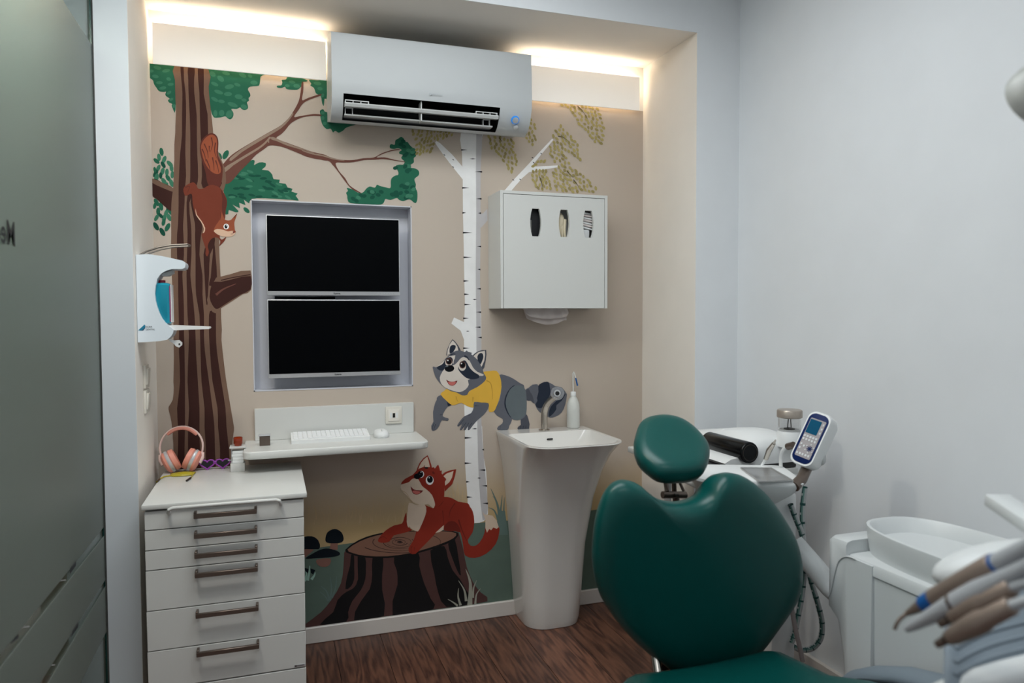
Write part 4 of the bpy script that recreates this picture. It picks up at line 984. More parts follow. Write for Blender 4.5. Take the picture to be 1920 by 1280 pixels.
# ------------------------------------------------------------------ soap dispenser on the left return
yA, yB_ = -.392, -.300
dp = thing('soap_dispenser', 'white wall dispenser with long metal elbow lever on the left wall', 'dispenser', (XL, -.35, 1.226))
def dpr(pts): return [wy(240 + a / 5.333, 430 + b_ / 5.333, yA) for a, b_ in pts]
body = dpr(crom([Vector((a, b_, 0)) for a, b_ in [(66, 252), (200, 246), (330, 264), (440, 288), (545, 312), (574, 338), (572, 380), (540, 396), (440, 396), (350, 428), (300, 482), (274, 560), (268, 640), (288, 760), (328, 870), (372, 930), (410, 965), (455, 1000), (436, 1060), (392, 1102), (320, 1116), (180, 1126), (76, 1130)]], 1)) if False else dpr([(66, 252), (200, 246), (330, 264), (440, 288), (545, 312), (568, 328), (576, 350), (568, 382), (540, 396), (440, 396), (390, 408), (350, 428), (318, 455), (294, 492), (276, 560), (268, 640), (276, 710), (292, 775), (312, 830), (340, 888), (372, 930), (410, 962), (458, 1000), (448, 1040), (430, 1070), (392, 1102), (320, 1116), (180, 1126), (76, 1130)])
for p_ in body: p_.x = max(p_.x, XL + .001)
body[0].x = XL + .001; body[-1].x = XL + .001
MB().prism(body, (0, yB_ - yA, 0)).build('housing', mat('dispenser_white', (214, 224, 232), .3, vary=0), dp)
sp = dpr([(330, 440), (440, 400), (440, 430), (390, 460), (330, 462)])
MB().prism([p_ + Vector((0, .02, 0)) for p_ in sp], (0, .05, 0)).build('pump_nozzle', PLASTG, dp)
mb = MB().prism([p_ + Vector((0, .004, 0)) for p_ in dpr([(360, 962), (440, 958), (560, 964), (806, 974), (814, 984), (806, 996), (560, 1004), (440, 1010), (400, 990)])], (0, .084, 0))
mb.build('drip_tray', PLAST, dp)
mb = MB()
for yo in (.012, .080):
    sh = 0
    mb.tube([p_ + Vector((0, yo, 0)) for p_ in dpr([(92, 262), (180, 216), (300, 176), (430, 152), (590, 146)])], .0032, 8)
e1, e2 = [p_ for p_ in dpr([(590, 146)])], 0
mb.tube([e1[0] + Vector((0, .012, 0)), e1[0] + Vector((.004, .046, 0)), e1[0] + Vector((0, .080, 0))], .0032, 8)
mb.build('elbow_lever', mat('satin_steel', (128, 122, 116), .4, metal=.9, vary=.03), dp)
mb = MB().prism([p_ + Vector((0, .03, 0)) for p_ in dpr([(400, 1100), (455, 1112), (500, 1108), (530, 1135), (528, 1160), (500, 1184), (470, 1174), (440, 1140), (400, 1118)])], (0, .012, 0)); mb.build('release_tab', PLAST, dp)
lc = dpr([(503, 1150)])[0]; MB().lathe([(.003, 0), (.003, .001)], lc + Vector((0, .0295, 0)), (0, -1, 0), 10).build('tab_hole', DARKGAP, dp)
lg = dpr([(102, 1008), (166, 950), (174, 962), (170, 985), (140, 1010)])
MB().prism([p_ + Vector((0, -.0008, 0)) for p_ in lg], (0, .0006, 0)).build('emblem', mat('teal_ink', (24, 118, 150), .5, vary=0), dp)
MB().prism([p_ + Vector((0, -.0010, 0)) for p_ in dpr([(142, 1008), (172, 976), (171, 986), (152, 1010)])], (0, .0006, 0)).build('emblem', mat('navy_ink', (10, 44, 92), .5, vary=0), dp)
l1, l2 = dpr([(176, 975), (176, 1000)])
mb = MB(); text_mesh(mb, u'D\u00dcRR', .0072, l1 + Vector((0, -.0006, 0)), EX, EZ, align='LEFT'); text_mesh(mb, 'DENTAL', .0072, l2 + Vector((0, -.0006, 0)), EX, EZ, align='LEFT')
mb.build('lettering', INK, dp)
bt = thing('soap_bottle', 'teal soap bottle with red collar inside the wall dispenser', 'bottle', (XL + .06, -.35, 1.26))
b0 = dpr([(262, 955)])[0]; b1 = dpr([(425, 955)])[0]; btop = dpr([(425, 530)])[0]
bx0, bx1, bz0, bz1 = b0.x - .004, b1.x, b0.z + .004, btop.z
mb = MB(); L = []
for z_, ins in ((bz0, .003), (bz0 + .004, 0), (bz1 - .008, 0), (bz1 - .002, .005), (bz1, .012)):
    L.append(rrect(bx0 + ins, bx1 - ins, -.378 + ins, -.315 - ins, .012, z_, 4))
mb.loops(L).build('bottle', mat('teal_liquid', (30, 140, 164), .25, vary=.02), bt)
ccx = dpr([(318, 500)])[0]
MB().lathe([(.011, 0), (.011, .008), (.009, .009)], (ccx.x, -.347, bz1), n=18).build('collar', mat('red_collar', (150, 30, 56), .4, vary=0), bt)
MB().box2((bx1, -.374, bz0 + .004), (bx1 + .0022, -.318, bz1 - .006)).build('label_strip', PLAST, bt)
MB().box2((bx1 - .003, -.3792, bz0 + .006), (bx1 - .0005, -.3782, bz1 - .01)).build('red_stripe', mat('red_print', (150, 60, 110), .5, vary=0), bt)

# wall switches on the left return
for (z0, z1, lab) in ((1.068, 1.145, 'upper white rocker switch on the left return under the dispenser'), (.985, 1.062, 'lower white rocker switch on the left return under the dispenser')):
    t = thing('light_switch', lab, 'switch', (XL, -.262, z0), 'wall switches')
    MB().box2((XL, -.302, z0), (XL + .008, -.224, z1), .0015).build('frame', IVORY, t)
    MB().box((XL + .0095, -.263, (z0 + z1) / 2), (.007, .054, .054), .002, Matrix.Rotation(.06, 3, 'Y')).build('rocker', IVORY, t)

# ------------------------------------------------------------------ dispenser cabinet on the wall
cx0, cx1, cz0, cz1, cyf = .8848, 1.3605, 1.3335, 1.8085, -.170
wc = thing('wall_cabinet', 'white square wall cabinet with three barrel shaped cut-outs', 'cabinet', ((cx0 + cx1) / 2, 0, cz0))
mb = MB(); th = .012
mb.box2((cx0, cyf, cz0), (cx0 + th, 0, cz1), .0008, seg=1); mb.box2((cx1 - th, cyf, cz0), (cx1, 0, cz1), .0008, seg=1)
mb.box2((cx0 + th, cyf, cz1 - th), (cx1 - th, 0, cz1)); mb.box2((cx0 + th, -.004, cz0), (cx1 - th, 0, cz1 - th))
mb.box2((cx0 + th, -.03, cz0), (cx1 - th, 0, cz0 + th)); mb.box2((cx0 + th, cyf + .014, cz0), (1.00, 0, cz0 + th)); mb.box2((1.21, cyf + .014, cz0), (cx1 - th, 0, cz0 + th))
mb.build('cabinet_body', LACQ, wc)
# door with cut-outs: tessellated with holes
dx0, dx1, dz0, dz1 = cx0 + th + .002, cx1 - th - .002, cz0 + .001, cz1 - th - .002
holes = []
def bar(pcx, pcy, w, h):
    c = wy(980 + pcx / 5.118, 370 + pcy / 5.118, cyf); pts = []
    tw = w * .62
    for i in range(9):
        u = -1 + 2 * i / 8; pts.append(Vector((c.x + w / 2 - (w - tw) / 2 * u * u, 0, c.z + u * h / 2)))
    for i in range(9):
        u = 1 - 2 * i / 8; pts.append(Vector((c.x - w / 2 + (w - tw) / 2 * u * u, 0, c.z + u * h / 2)))
    return pts
for q in ((126, 240), (399, 248), (632, 256)): holes.append(bar(q[0], q[1], .0478, .1125))
outer = [Vector((dx0, 0, dz0)), Vector((dx1, 0, dz0)), Vector((dx1, 0, dz1)), Vector((dx0, 0, dz1))]
tri = tessellate_polygon([[Vector((p_.x, p_.z, 0)) for p_ in l] for l in [outer] + [h[::-1] for h in holes]])
allp = outer + [p_ for h in holes for p_ in h[::-1]]
mb = MB(); n_ = len(allp)
fr = [Vector((p_.x, cyf + .0015, p_.z)) for p_ in allp]; bk = [Vector((p_.x, cyf + .0135, p_.z)) for p_ in allp]
fs = [tuple(t_) for t_ in tri] + [tuple(i + n_ for i in t_)[::-1] for t_ in tri]
o0 = 0
for l in [outer] + holes:
    m_ = len(l); fs += [(o0 + i, o0 + (i + 1) % m_, n_ + o0 + (i + 1) % m_, n_ + o0 + i) for i in range(m_)]; o0 += m_
mb.raw(fr + bk, fs); mb.build('door', LACQ, wc, smooth=False)
# contents
hc = [sum((p_ for p_ in h), Vector()) / len(h) for h in holes]
def boxc(i, name, m, lab, cat):
    t = thing(name, lab, cat, (hc[i].x, -.08, cz0 + .20)); return t
t = boxc(0, 'glove_box', BLACK, 'black glove box behind the left cut-out of the wall cabinet', 'box')
MB().box2((hc[0].x - .05, -.145, hc[0].z - .10), (hc[0].x + .05, -.03, hc[0].z + .10), .002).build('carton', mat('black_card', (16, 18, 22), .6), t)
MB().box2((hc[0].x - .028, -.1462, hc[0].z - .032), (hc[0].x - .010, -.145, hc[0].z + .012)).build('label', mat('grey_card', (120, 120, 116), .6), t)
t['_o'] = t['_o']
t = boxc(1, 'latex_gloves', PAPER, 'cream gloves hanging out behind the middle cut-out', 'gloves')
GLV = mat('cream_latex', (224, 212, 184), .6, vary=.04)
mb = MB(); mb.ell((hc[1].x - .004, -.128, hc[1].z + .01), (.022, .02, .040), 16, 10); mb.build('cuff', GLV, t)
for k in range(4):
    a = hc[1].x - .020 + k * .011
    MB().tube([(a + .004, -.135, hc[1].z + .02), (a, -.140, hc[1].z - .02), (a - .002 + k * .002, -.138, hc[1].z - .062 + .006 * (k % 2))], [.008, .0065, .005], 8).build('finger', GLV, t)
MB().box2((hc[1].x - .05, -.10, hc[1].z - .09), (hc[1].x + .05, -.03, hc[1].z + .09), .002).build('carton', PLAST, t)
t = boxc(2, 'paper_masks', PAPER, 'white folded masks stacked behind the right cut-out', 'masks')
for k in range(7):
    z_ = hc[2].z + .048 - k * .010
    MB().box((hc[2].x - .006, -.120 - .003 * (k % 2), z_), (.07, .055, .0085), .002, Matrix.Rotation(.10 + .02 * k, 3, 'Y'), seg=1).build('mask', PAPER if k % 2 else PLAST, t)
MB().box2((hc[2].x - .042, -.143, hc[2].z - .09), (hc[2].x + .016, -.085, hc[2].z - .02), .002).build('carton', PLAST, t)
# paper towel
pt = thing('paper_towel', 'white paper towel hanging below the wall cabinet', 'towel', (1.10, -.10, 1.27))
mb = MB(); L = []
for z_, w0, w1, yo in ((1.375, .010, .0, 0), (1.334, .008, .0, 0), (1.315, .0, .004, -.006), (1.300, -.018, -.006, -.010)):
    L.append([Vector((1.012 - w0 + (1.205 + w1 - 1.012 + w0) * i / 16, -.105 + yo + .004 * math.sin(i * 1.3), z_ - (.010 * math.sin(math.pi * i / 16) if z_ < 1.33 else 0))) for i in range(17)])
mb.loops(L, False, False, closed=False); o1 = mb.build('sheet', PAPER, pt); o1.modifiers.new('thickness', 'SOLIDIFY').thickness = .0012
mb = MB(); L = []
for z_, w0, w1, yo, dr in ((1.375, .0, -.01, .012, 0), (1.320, -.002, .0, .010, .0), (1.292, -.010, .006, .002, .008), (1.283, -.030, .003, -.002, .018)):
    L.append([Vector((1.016 - w0 + (1.202 + w1 - 1.016 + w0) * i / 16, -.092 + yo + .005 * math.sin(i * .9 + 1), z_ - dr * math.sin(math.pi * min(1, i / 15)) )) for i in range(17)])
mb.loops(L, False, False, closed=False); o1 = mb.build('sheet', PAPER, pt); o1.modifiers.new('thickness', 'SOLIDIFY').thickness = .0012

# ------------------------------------------------------------------ pedestal sink
sk = thing('pedestal_sink', 'white one-piece pedestal sink flaring up from the floor', 'sink', (1.117, -.15, 0))
ZR = .810
mb = MB(); L = []
for z_, x0, x1, yf, rf in ((0.002, .998, 1.240, -.200, .085), (.03, .992, 1.246, -.207, .09), (.12, .987, 1.252, -.212, .09), (.35, .972, 1.266, -.235, .10), (.55, .955, 1.284, -.285, .11), (.68, .940, 1.300, -.345, .11), (.75, .928, 1.311, -.395, .11), (.79, .919, 1.318, -.440, .105), (.806, .9155, 1.3215, -.458, .10), (ZR, .9165, 1.3205, -.457, .10)):
    L.append(rrect(x0, x1, yf, -.0005, [rf, rf, .004, .004], z_, 8))
L.append(rrect(.926, 1.311, -.447, -.004, [.095, .095, .004, .004], ZR, 8))
mb.loops(L, True, False); 
Lb = [L[-1], rrect(.930, 1.307, -.443, -.098, [.09, .09, .03, .03], ZR - .001, 8), rrect(.942, 1.295, -.425, -.108, [.085, .085, .05, .05], ZR - .030, 8),
      rrect(.970, 1.265, -.385, -.125, [.08, .08, .06, .06], ZR - .065, 8), rrect(1.02, 1.215, -.32, -.17, [.06] * 4, ZR - .078, 8)]
mb.loops(Lb, False, True); mb.build('basin_pedestal', CERAM, sk)
mb = MB(); c = wy(1031, 826.5, -.112)
mb.box((c.x, -.112, ZR - .030), (.027, .010, .006), .0028, Matrix.Rotation(-.3, 3, 'X')); mb.build('overflow_slot', DARKGAP, sk)
MB().lathe([(.020, 0), (.020, .003), (.012, .004)], (1.117, -.245, ZR - .078), n=20).build('drain', CHROME, sk)

fa = thing('faucet', 'brushed steel curved faucet on the sink deck', 'faucet', (1.1165, -.055, ZR))
fb = Vector((1.1165, -.055, ZR))
tip = wy(1040, 745, -.155)
MB().lathe([(.024, 0), (.024, .003), (.022, .004)], fb, n=28).build('flange', CHROME, fa)
path = crom([fb + Vector((0, 0, .003)), fb + Vector((0, 0, .05)), wy(1021.5, 770, -.060), wy(1027, 756, -.082), wy(1037, 746, -.118), wy(1045, 740, -.150)], 5, False)
MB().tube(path, .0142, 18).build('spout', CHROME, fa)
na = (CAM - tip); na.z = na.z * .6; na = na.normalized()
nc = wy(1045, 737, -.165)
MB().lathe([(.0285, -.004), (.0285, .001), (.026, .003), (.018, .003), (.0175, -.004)], nc, na, 32).build('clear_shield', mat('clear_acrylic', (238, 240, 250), .06, vary=0, trans=.85), fa)
MB().lathe([(.0150, -.016), (.0155, .004), (.0135, .007), (.0085, .007)], nc, na, 28).build('nozzle', SILVER, fa)
MB().lathe([(.0088, .0068), (.0088, .0078), (.006, .0082)], nc, na, 20).build('aerator', DARKGAP, fa)

wb = thing('wash_bottle', 'milky wash bottle with bent blue tipped spout beside the faucet', 'bottle', (1.262, -.034, ZR))
wc_ = Vector((1.262, -.034, ZR))
MB().lathe([(.026, 0), (.0285, .003), (.0285, .085), (.027, .105), (.020, .125), (.012, .138), (.0108, .142)], wc_, n=28).build('body', MILKY, wb)
MB().lathe([(.0125, .140), (.0125, .156), (.011, .158), (.004, .160)], wc_, n=22).build('cap', PLAST, wb)
tp = [wc_ + Vector((0, 0, .158)), wc_ + Vector((-.001, 0, .21)), wc_ + Vector((-.002, -.001, .240)), wc_ + Vector((.0, -.003, .246)), wc_ + Vector((.0035, -.006, .238)), wc_ + Vector((.007, -.012, .214))]
MB().tube(tp, [.0028, .0028, .0030, .0028, .0026, .0026], 10).build('spout', MILKY, wb)
MB().tube([wc_ + Vector((.0065, -.011, .220)), wc_ + Vector((.0125, -.018, .186))], [.0030, .0036], 10).build('spout_tip', BLUEP, wb)

# ------------------------------------------------------------------ dental chair
def pillow(mb, out, n, th_f, th_b, prof_f=None, sub=4, c=None):
    """cushion: planar outline, domed to the front by th_f and to the back by th_b"""
    q = crom(out, sub); n = Vector(n).normalized()
    c = c or sum(q, Vector()) / len(q)
    L = []
    for s, h in ((.03, -1.0), (.5, -.97), (.80, -.85), (.92, -.62), (.975, -.32), (1.0, 0), (.985, .30), (.955, .55), (.90, .78), (.82, .93), (.70, 1.0), (.45, .98), (.2, .96), (.02, .96)):
        L.append([c + (p_ - c) * s + n * (h * (th_f if h > 0 else th_b)) for p_ in q])
    mb.loops(L); return mb
ch = thing('dental_chair', 'dental treatment chair in green leatherette with upright heart shaped backrest', 'chair', (1.02, -1.75, 0))
tb = math.radians(-8)
nb = Vector((0, -math.cos(tb), math.sin(tb)))
pb = Vector((1.02, -1.335, .40))
bo = [(185, 384), (230, 398), (272, 432), (320, 466), (380, 483), (440, 484), (500, 466), (540, 436), (572, 388), (612, 356), (660, 350), (710, 370), (760, 405), (820, 465), (880, 550), (928, 640), (953, 740), (953, 830), (933, 910), (890, 980), (840, 1050), (790, 1118), (735, 1178), (680, 1212), (600, 1235), (520, 1245), (440, 1248), (390, 1235), (330, 1190), (260, 1138), (170, 1050), (100, 958), (52, 870), (30, 760), (32, 650), (46, 550), (75, 460), (110, 408), (148, 386)]
pts = [wplane(1100 + a / 2.3704, 740 + b_ / 2.3704, pb, nb) for a, b_ in bo]
cc = wplane(1308, 1040, pb, nb)
mb = pillow(MB(), pts, nb, .038, .075, c=cc); mb.build('backrest', GREENL, ch, angle=70)
hd = math.radians(60)
nh = Vector((-.10, -math.cos(hd), math.sin(hd)))
ph = Vector((1.0, -1.215, .97))
ho = [(55, 400), (80, 260), (120, 140), (180, 80), (280, 40), (420, 22), (560, 35), (700, 80), (830, 160), (940, 260), (1030, 370), (1068, 460), (1065, 560), (1030, 680), (975, 755), (880, 795), (760, 815), (620, 822), (480, 818), (390, 800), (320, 765), (240, 705), (150, 625), (85, 530)]
pts = [wplane(1180 + a / 7.111, 780 + b_ / 7.111, ph, nh) for a, b_ in ho]
mb = pillow(MB(), pts, nh, .030, .045); mb.build('headrest', GREENL, ch, angle=70)
def q7(a, b_, y): return wy(1180 + a / 7.111, 780 + b_ / 7.111, y)
ym = -1.19
mt = MB()
for (a, w) in ((485, 50), (680, 36)):
    mt.tube([q7(a - 12, 780, ym), q7(a, 900, ym), q7(a + (20 if a < 600 else 45), 1000, ym - .01)], w / 7.111 * 1.85 / FPX / 1.6, 10)
mt.tube([q7(590, 790, ym + .01), q7(600, 1010, ym + .01)], .007, 8)
mt.build('headrest_arm', BRONZE, ch)
mb = MB(); mb.tube([q7(440, 1048, ym - .012), q7(752, 1048, ym - .012)], .0098, 18); mb.build('hinge_barrel', BRONZE, ch)
mb = MB(); mb.tube([q7(600, 1048, ym - .024), q7(650, 1048, ym - .024)], .004, 10); mb.tube([q7(620, 1060, ym - .01), q7(625, 1160, ym + .02)], .010, 10); mb.build('hinge_pin', DKMETAL, ch)
mb = MB(); mb.box((1.02, -1.225, .68), (.07, .03, .20), .006); mb.build('headrest_slide', DKMETAL, ch)
# seat
rows = [(-1.395, .800, 1.235, .415), (-1.405, .788, 1.256, .436), (-1.43, .780, 1.264, .446), (-1.60, .776, 1.268, .466), (-1.70, .760, 1.285, .500), (-1.80, .745, 1.302, .522), (-2.0, .738, 1.306, .528), (-2.2, .752, 1.292, .515), (-2.30, .775, 1.275, .49), (-2.33, .80, 1.25, .46)]
mb = MB(); L = []
for y_, x0, x1, z_ in rows:
    n_ = 20; l = []
    for i in range(n_ + 1):
        u = -1 + 2 * i / n_
        l.append(Vector(((x0 + x1) / 2 + u * (x1 - x0) / 2, y_, z_ - .018 * (1 - abs(u) ** 2) * .6 - .03 * max(0, abs(u) - .86) / .14)))
    for i in range(n_ + 1):
        u = 1 - 2 * i / n_
        l.append(Vector(((x0 + x1) / 2 + u * .97 * (x1 - x0) / 2, y_, min(z_, .46) - .085)))
    L.append(l)
mb.loops(L); mb.build('seat', GREENL, ch, angle=60)
MB().box2((.86, -2.2, .27), (1.18, -1.48, .36), .02).build('seat_frame', PLAST, ch)
MB().loops([rrect(.88, 1.16, -2.15, -1.55, .06, .0), rrect(.88, 1.16, -2.15, -1.55, .06, .035), rrect(.92, 1.12, -2.0, -1.62, .05, .06), rrect(.93, 1.11, -1.95, -1.64, .05, .275)]).build('base', PLAST, ch)
mb = MB(); mb.tube([(1.125, -1.43, .335), (1.122, -1.375, .37), (1.11, -1.325, .45)], .012, 10); mb.build('back_hinge', CHROME, ch)
mb = MB(); mb.tube([(.915, -1.43, .335), (.918, -1.375, .37), (.93, -1.325, .45)], .012, 10); mb.build('back_hinge', CHROME, ch)
mb = MB(); mb.box2((.92, -1.43, .30), (1.12, -1.31, .375), .01); mb.box2((.97, -1.295, .36), (1.07, -1.255, .70), .01); mb.build('back_frame', DKMETAL, ch)
# armrest, grey
mb = MB(); L = []
for y_, z_, s_ in ((-1.525, .385, .15), (-1.535, .392, .6), (-1.56, .412, .85), (-1.62, .446, 1), (-1.71, .486, 1), (-1.84, .522, 1), (-1.93, .538, .9), (-1.96, .542, .4)):
    L.append([Vector((1.355 + .040 * s_ * math.cos(a), y_, z_ + .024 * s_ * math.sin(a))) for a in [2 * math.pi * i / 16 for i in range(16)]])
mb.loops(L); mb.build('armrest_pad', GREYPAD, ch)
MB().tube([(1.355, -1.80, .50), (1.345, -1.82, .38), (1.15, -1.83, .32)], .014, 10).build('armrest_bracket', PLAST, ch)

# ------------------------------------------------------------------ spittoon unit
YS = -1.495
su = thing('spittoon_unit', 'white cuspidor unit with oval bowl beside the dental chair', 'spittoon', (1.57, -1.75, 0))
bx0, bx1, by0, by1 = 1.408, 1.76, -2.08, -1.468
mb = MB(); R_ = [.06, .06, .022, .022]
Ls = [rrect(bx0 + .03, bx1 - .02, by0 + .02, by1 - .01, R_, .0, 6), rrect(bx0 + .012, bx1, by0, by1, R_, .25, 6), rrect(bx0 + .004, bx1, by0, by1, R_, .655, 6)]
mb.loops(Ls); mb.build('body', UNITDIM, su)
mb = MB(); Ls = [rrect(bx0 + .004, bx1, by0, by1, R_, .6565, 6), rrect(bx0, bx1, by0 - .003, by1 + .003, R_, .659, 6), rrect(bx0, bx1, by0 - .003, by1 + .003, R_, .679, 6), rrect(bx0 + .004, bx1 - .006, by0 + .003, by1 - .003, [r_ - .003 for r_ in R_], .687, 6), rrect(bx0 + .013, bx1 - .016, by0 + .013, by1 - .013, [r_ - .010 for r_ in R_], .690, 6)]
mb.loops(Ls); mb.build('top_cover', UNITDIM, su)
# oval bowl
def bowl_loop(sx_, sy_, z_, n=40):
    out = []
    cx_, cy_ = 1.558, -1.735
    for i in range(n):
        a = 2 * math.pi * i / n; c_, s_ = math.cos(a), math.sin(a)
        e_ = .72
        out.append(Vector((cx_ + sx_ * math.copysign(abs(c_) ** e_, c_), cy_ + sy_ * math.copysign(abs(s_) ** e_, s_), z_)))
    return out
mb = MB()
mb.loops([bowl_loop(.130, .285, .690), bowl_loop(.132, .288, .70), bowl_loop(.138, .295, .755), bowl_loop(.137, .294, .7605), bowl_loop(.131, .287, .7615), bowl_loop(.127, .282, .757), bowl_loop(.118, .265, .725), bowl_loop(.085, .21, .704), bowl_loop(.02, .05, .699)])
mb.build('bowl', UNITDIM, su)
MB().lathe([(.022, .698), (.022, .702), (.008, .704)], (1.558, -1.735, 0), n=20).build('bowl_drain', CHROME, su)
MB().tube([(1.64, -1.90, .705), (1.64, -1.90, .766), (1.63, -1.88, .776), (1.61, -1.85, .770)], .008, 10).build('rinse_spout', UNITDIM, su)
# rear housing
mb = MB()
hprof = [(-1.417, .720), (-1.408, .712), (-1.408, .53), (-1.442, .505), (-1.462, .42), (-1.49, .10), (-1.51, .0), (-1.56, 0), (-1.56, .684), (-1.475, .684), (-1.475, .722)]
Lh = []
for x_, ins in ((1.405, .012), (1.410, .004), (1.425, 0), (1.72, 0), (1.73, .006)):
    Lh.append([Vector((x_, y_ - (ins if y_ > -1.47 else 0), z_ - (ins if z_ > .70 else 0))) for y_, z_ in hprof])
mb.loops(Lh); mb.build('rear_housing', UNITDIM, su)
gr = [wx(a, b_, 1.4035) for a, b_ in ((1603, 1048), (1593, 1044), (1582, 1044), (1572, 1052), (1566, 1070), (1561, 1092), (1557, 1108), (1553, 1118))]
MB().tube(crom(gr, 3, False), .0014, 6).build('access_groove', PLASTG, su)
MB().box2((1.411, by0 + .15, .36), (1.416, by0 + .30, .62), .03).build('side_recess', PLASTG, su)
# swing arm towards the tray
MB().tube(crom([wt(1488, 1018, 2.13), wt(1530, 1066, 2.085), wt(1566, 1108, 2.045), wt(1615, 1120, 1.95)], 4, False), .0305, 20).build('swing_arm', UNITDIM, su)

# ------------------------------------------------------------------ tray table (delivery tray)
tt = thing('tray_table', 'white instrument tray table with inset metal tray behind the backrest', 'table', (1.40, -1.18, .80))
ZTT = .842
fr_ = wz(1512, 903, ZTT); bk_ = wz(1466, 871, ZTT)
ey = (bk_ - fr_).normalized(); ex = Vector((ey.y, -ey.x, 0))          # ey away, ex to the right
def tl(u, v, z_): return fr_ + ex * u + ey * v + Vector((0, 0, z_ - ZTT))
dv = (bk_ - fr_).length
def trect(u0, u1, v0, v1, r_, z_, n=5): return [tl(p_.x, p_.y, z_) for p_ in rrect(u0, u1, v0, v1, r_, 0, n)]
RR = [.07, .02, .03, .08]
mb = MB()
mb.loops([trect(-.25, -.06, .04, dv - .04, [.05, .03, .03, .06], ZTT - .075), trect(-.28, -.028, .018, dv - .015, RR, ZTT - .045), trect(-.302, -.004, .002, dv - .002, RR, ZTT - .018), trect(-.305, 0, 0, dv, RR, ZTT - .008), trect(-.302, -.003, .003, dv - .003, RR, ZTT - .001), trect(-.290, -.012, .012, dv - .012, RR, ZTT)])
mb.build('table_top', PLAST, tt)
tc_ = [wz(a, b_, ZTT + .001) for a, b_ in ((1388, 878), (1447, 878), (1488, 902), (1423, 904))]
ctr = sum(tc_, Vector()) / 4
def shr(s, dz): return [ctr + (p_ - ctr) * s + Vector((0, 0, dz)) for p_ in tc_]
mb = MB(); mb.loops([shr(1.0, 0), shr(1.0, .003), shr(.97, .004), shr(.92, .0035), shr(.86, .0008), shr(.02, .0006)], True, True); mb.build('metal_tray', mat('matte_steel', (176, 176, 176), .3, metal=.8, vary=.04), tt)
MB().box2((1.404, -1.19, .05), (1.490, -1.10, ZTT - .07), .008).build('column', PLAST, tt)
MB().box2((1.28, -1.24, 0), (1.52, -1.06, .05), .015).build('foot', PLAST, tt)
st_ = [wt(1489, 912, 2.02), wt(1503, 898, 2.04), wt(1513, 876, 2.08)]
MB().tube(st_, .0155, 16).build('panel_stem', BRONZE, tt)
MB().tube([wt(1268, 891, 2.16), wt(1300, 905, 2.13), wt(1350, 930, 2.08)], [.010, .012, .014], 10).build('grab_bar', PLAST, tt)
# control panel
cp = thing('control_panel', 'tilted white control handset with navy keypad and teal display', 'control panel', tuple(wt(1528, 860, 2.1)))
fc = wt(1519.5, 822, 2.06)
vr = RT; vu = UP; vf = -FW                                 # an orthonormal frame near the viewing axes, turned below
roll = math.radians(-22); yaw_ = math.radians(50)
up_ = (vu * math.cos(roll) - vr * math.sin(roll)).normalized()
side = vf.cross(up_).normalized() * -1
side = (vr - up_ * vr.dot(up_)).normalized()
n_ = (vf * math.cos(yaw_) - side * math.sin(yaw_)).normalized()
n_ = (n_ + up_ * .10).normalized()
uu = up_.cross(n_).normalized()                           # across the face
up_ = n_.cross(uu).normalized()
def cpp(u, v, w): return fc + uu * u + up_ * v + n_ * w
def crect(w_, h_, r_, z_, du=0, dv_=0): return [cpp(p_.x, p_.y, z_) for p_ in rrect(du - w_ / 2, du + w_ / 2, dv_ - h_ / 2, dv_ + h_ / 2, r_, 0, 5)]
mb = MB(); mb.loops([crect(.045, .11, .015, -.072), crect(.062, .150, .02, -.062), crect(.070, .162, .022, -.045), crect(.072, .164, .022, -.006), crect(.068, .160, .022, 0)])
mb.build('housing', PLAST, cp)
mb = MB(); mb.loops([crect(.060, .150, .020, -.001), crect(.060, .150, .020, .0012), crect(.058, .148, .019, .0018)]); kp = mb.build('keypad_frame', NAVY, cp)
mb = MB(); mb.loops([crect(.047, .118, .003, .0015, .001, 0), crect(.047, .118, .003, .0024, .001, 0)]); mb.build('keypad', mat('keypad_grey', (158, 152, 154), .5, vary=0), cp)
mb = MB(); mb.loops([crect(.034, .042, .0015, .002, -.004, .034), crect(.034, .042, .0015, .0032, -.004, .034)]); mb.build('display', mat('teal_display', (6, 70, 98), .6, vary=0, spec=.1, emit=(10, 96, 130), estr=.12), cp)
KW = mat('key_pale', (208, 210, 212), .45, vary=0)
def key(u, v, w_, h_):
    MB().loops([crect(w_, h_, .0012, .0022, u, v), crect(w_, h_, .0012, .0036, u, v)]).build('key', KW, cp)
for k in range(5): key(-.0175 + k * .0088, .0035, .0062, .0062); key(-.0175 + k * .0088, -.006, .0052, .0062); key(-.0175 + k * .0088, -.050, .0056, .0066)
key(-.0165, -.022, .005, .006); key(-.0165, -.034, .005, .006); key(-.007, -.026, .005, .006)
for k in range(3): key(.0205, .022 + k * .013, .004, .006)
mb = MB()
for k in range(4):
    a = k * math.pi / 4 + .2
    d_ = Vector((math.cos(a), math.sin(a)))
    pts_ = [cpp(.0115 + d_.x * .0085 + d_.y * .0014, -.029 + d_.y * .0085 - d_.x * .0014, .0026), cpp(.0115 + d_.x * .0085 - d_.y * .0014, -.029 + d_.y * .0085 + d_.x * .0014, .0026), cpp(.0115 - d_.x * .0085 - d_.y * .0014, -.029 - d_.y * .0085 + d_.x * .0014, .0026), cpp(.0115 - d_.x * .0085 + d_.y * .0014, -.029 - d_.y * .0085 - d_.x * .0014, .0026)]
    mb.raw([p_ + n_ * (.0001 * k) for p_ in pts_], [(0, 1, 2, 3)])
mb.build('direction_star', NAVY, cp, smooth=False)
for k in range(6):
    a = k * math.pi / 3 + .5; key(.0115 + .0125 * math.cos(a), -.029 + .0125 * math.sin(a), .0034, .0034)
MB().ell(cpp(.020, -.035, -.060), (.014, .020, .022)).build('rear_knob', PLASTG, cp)

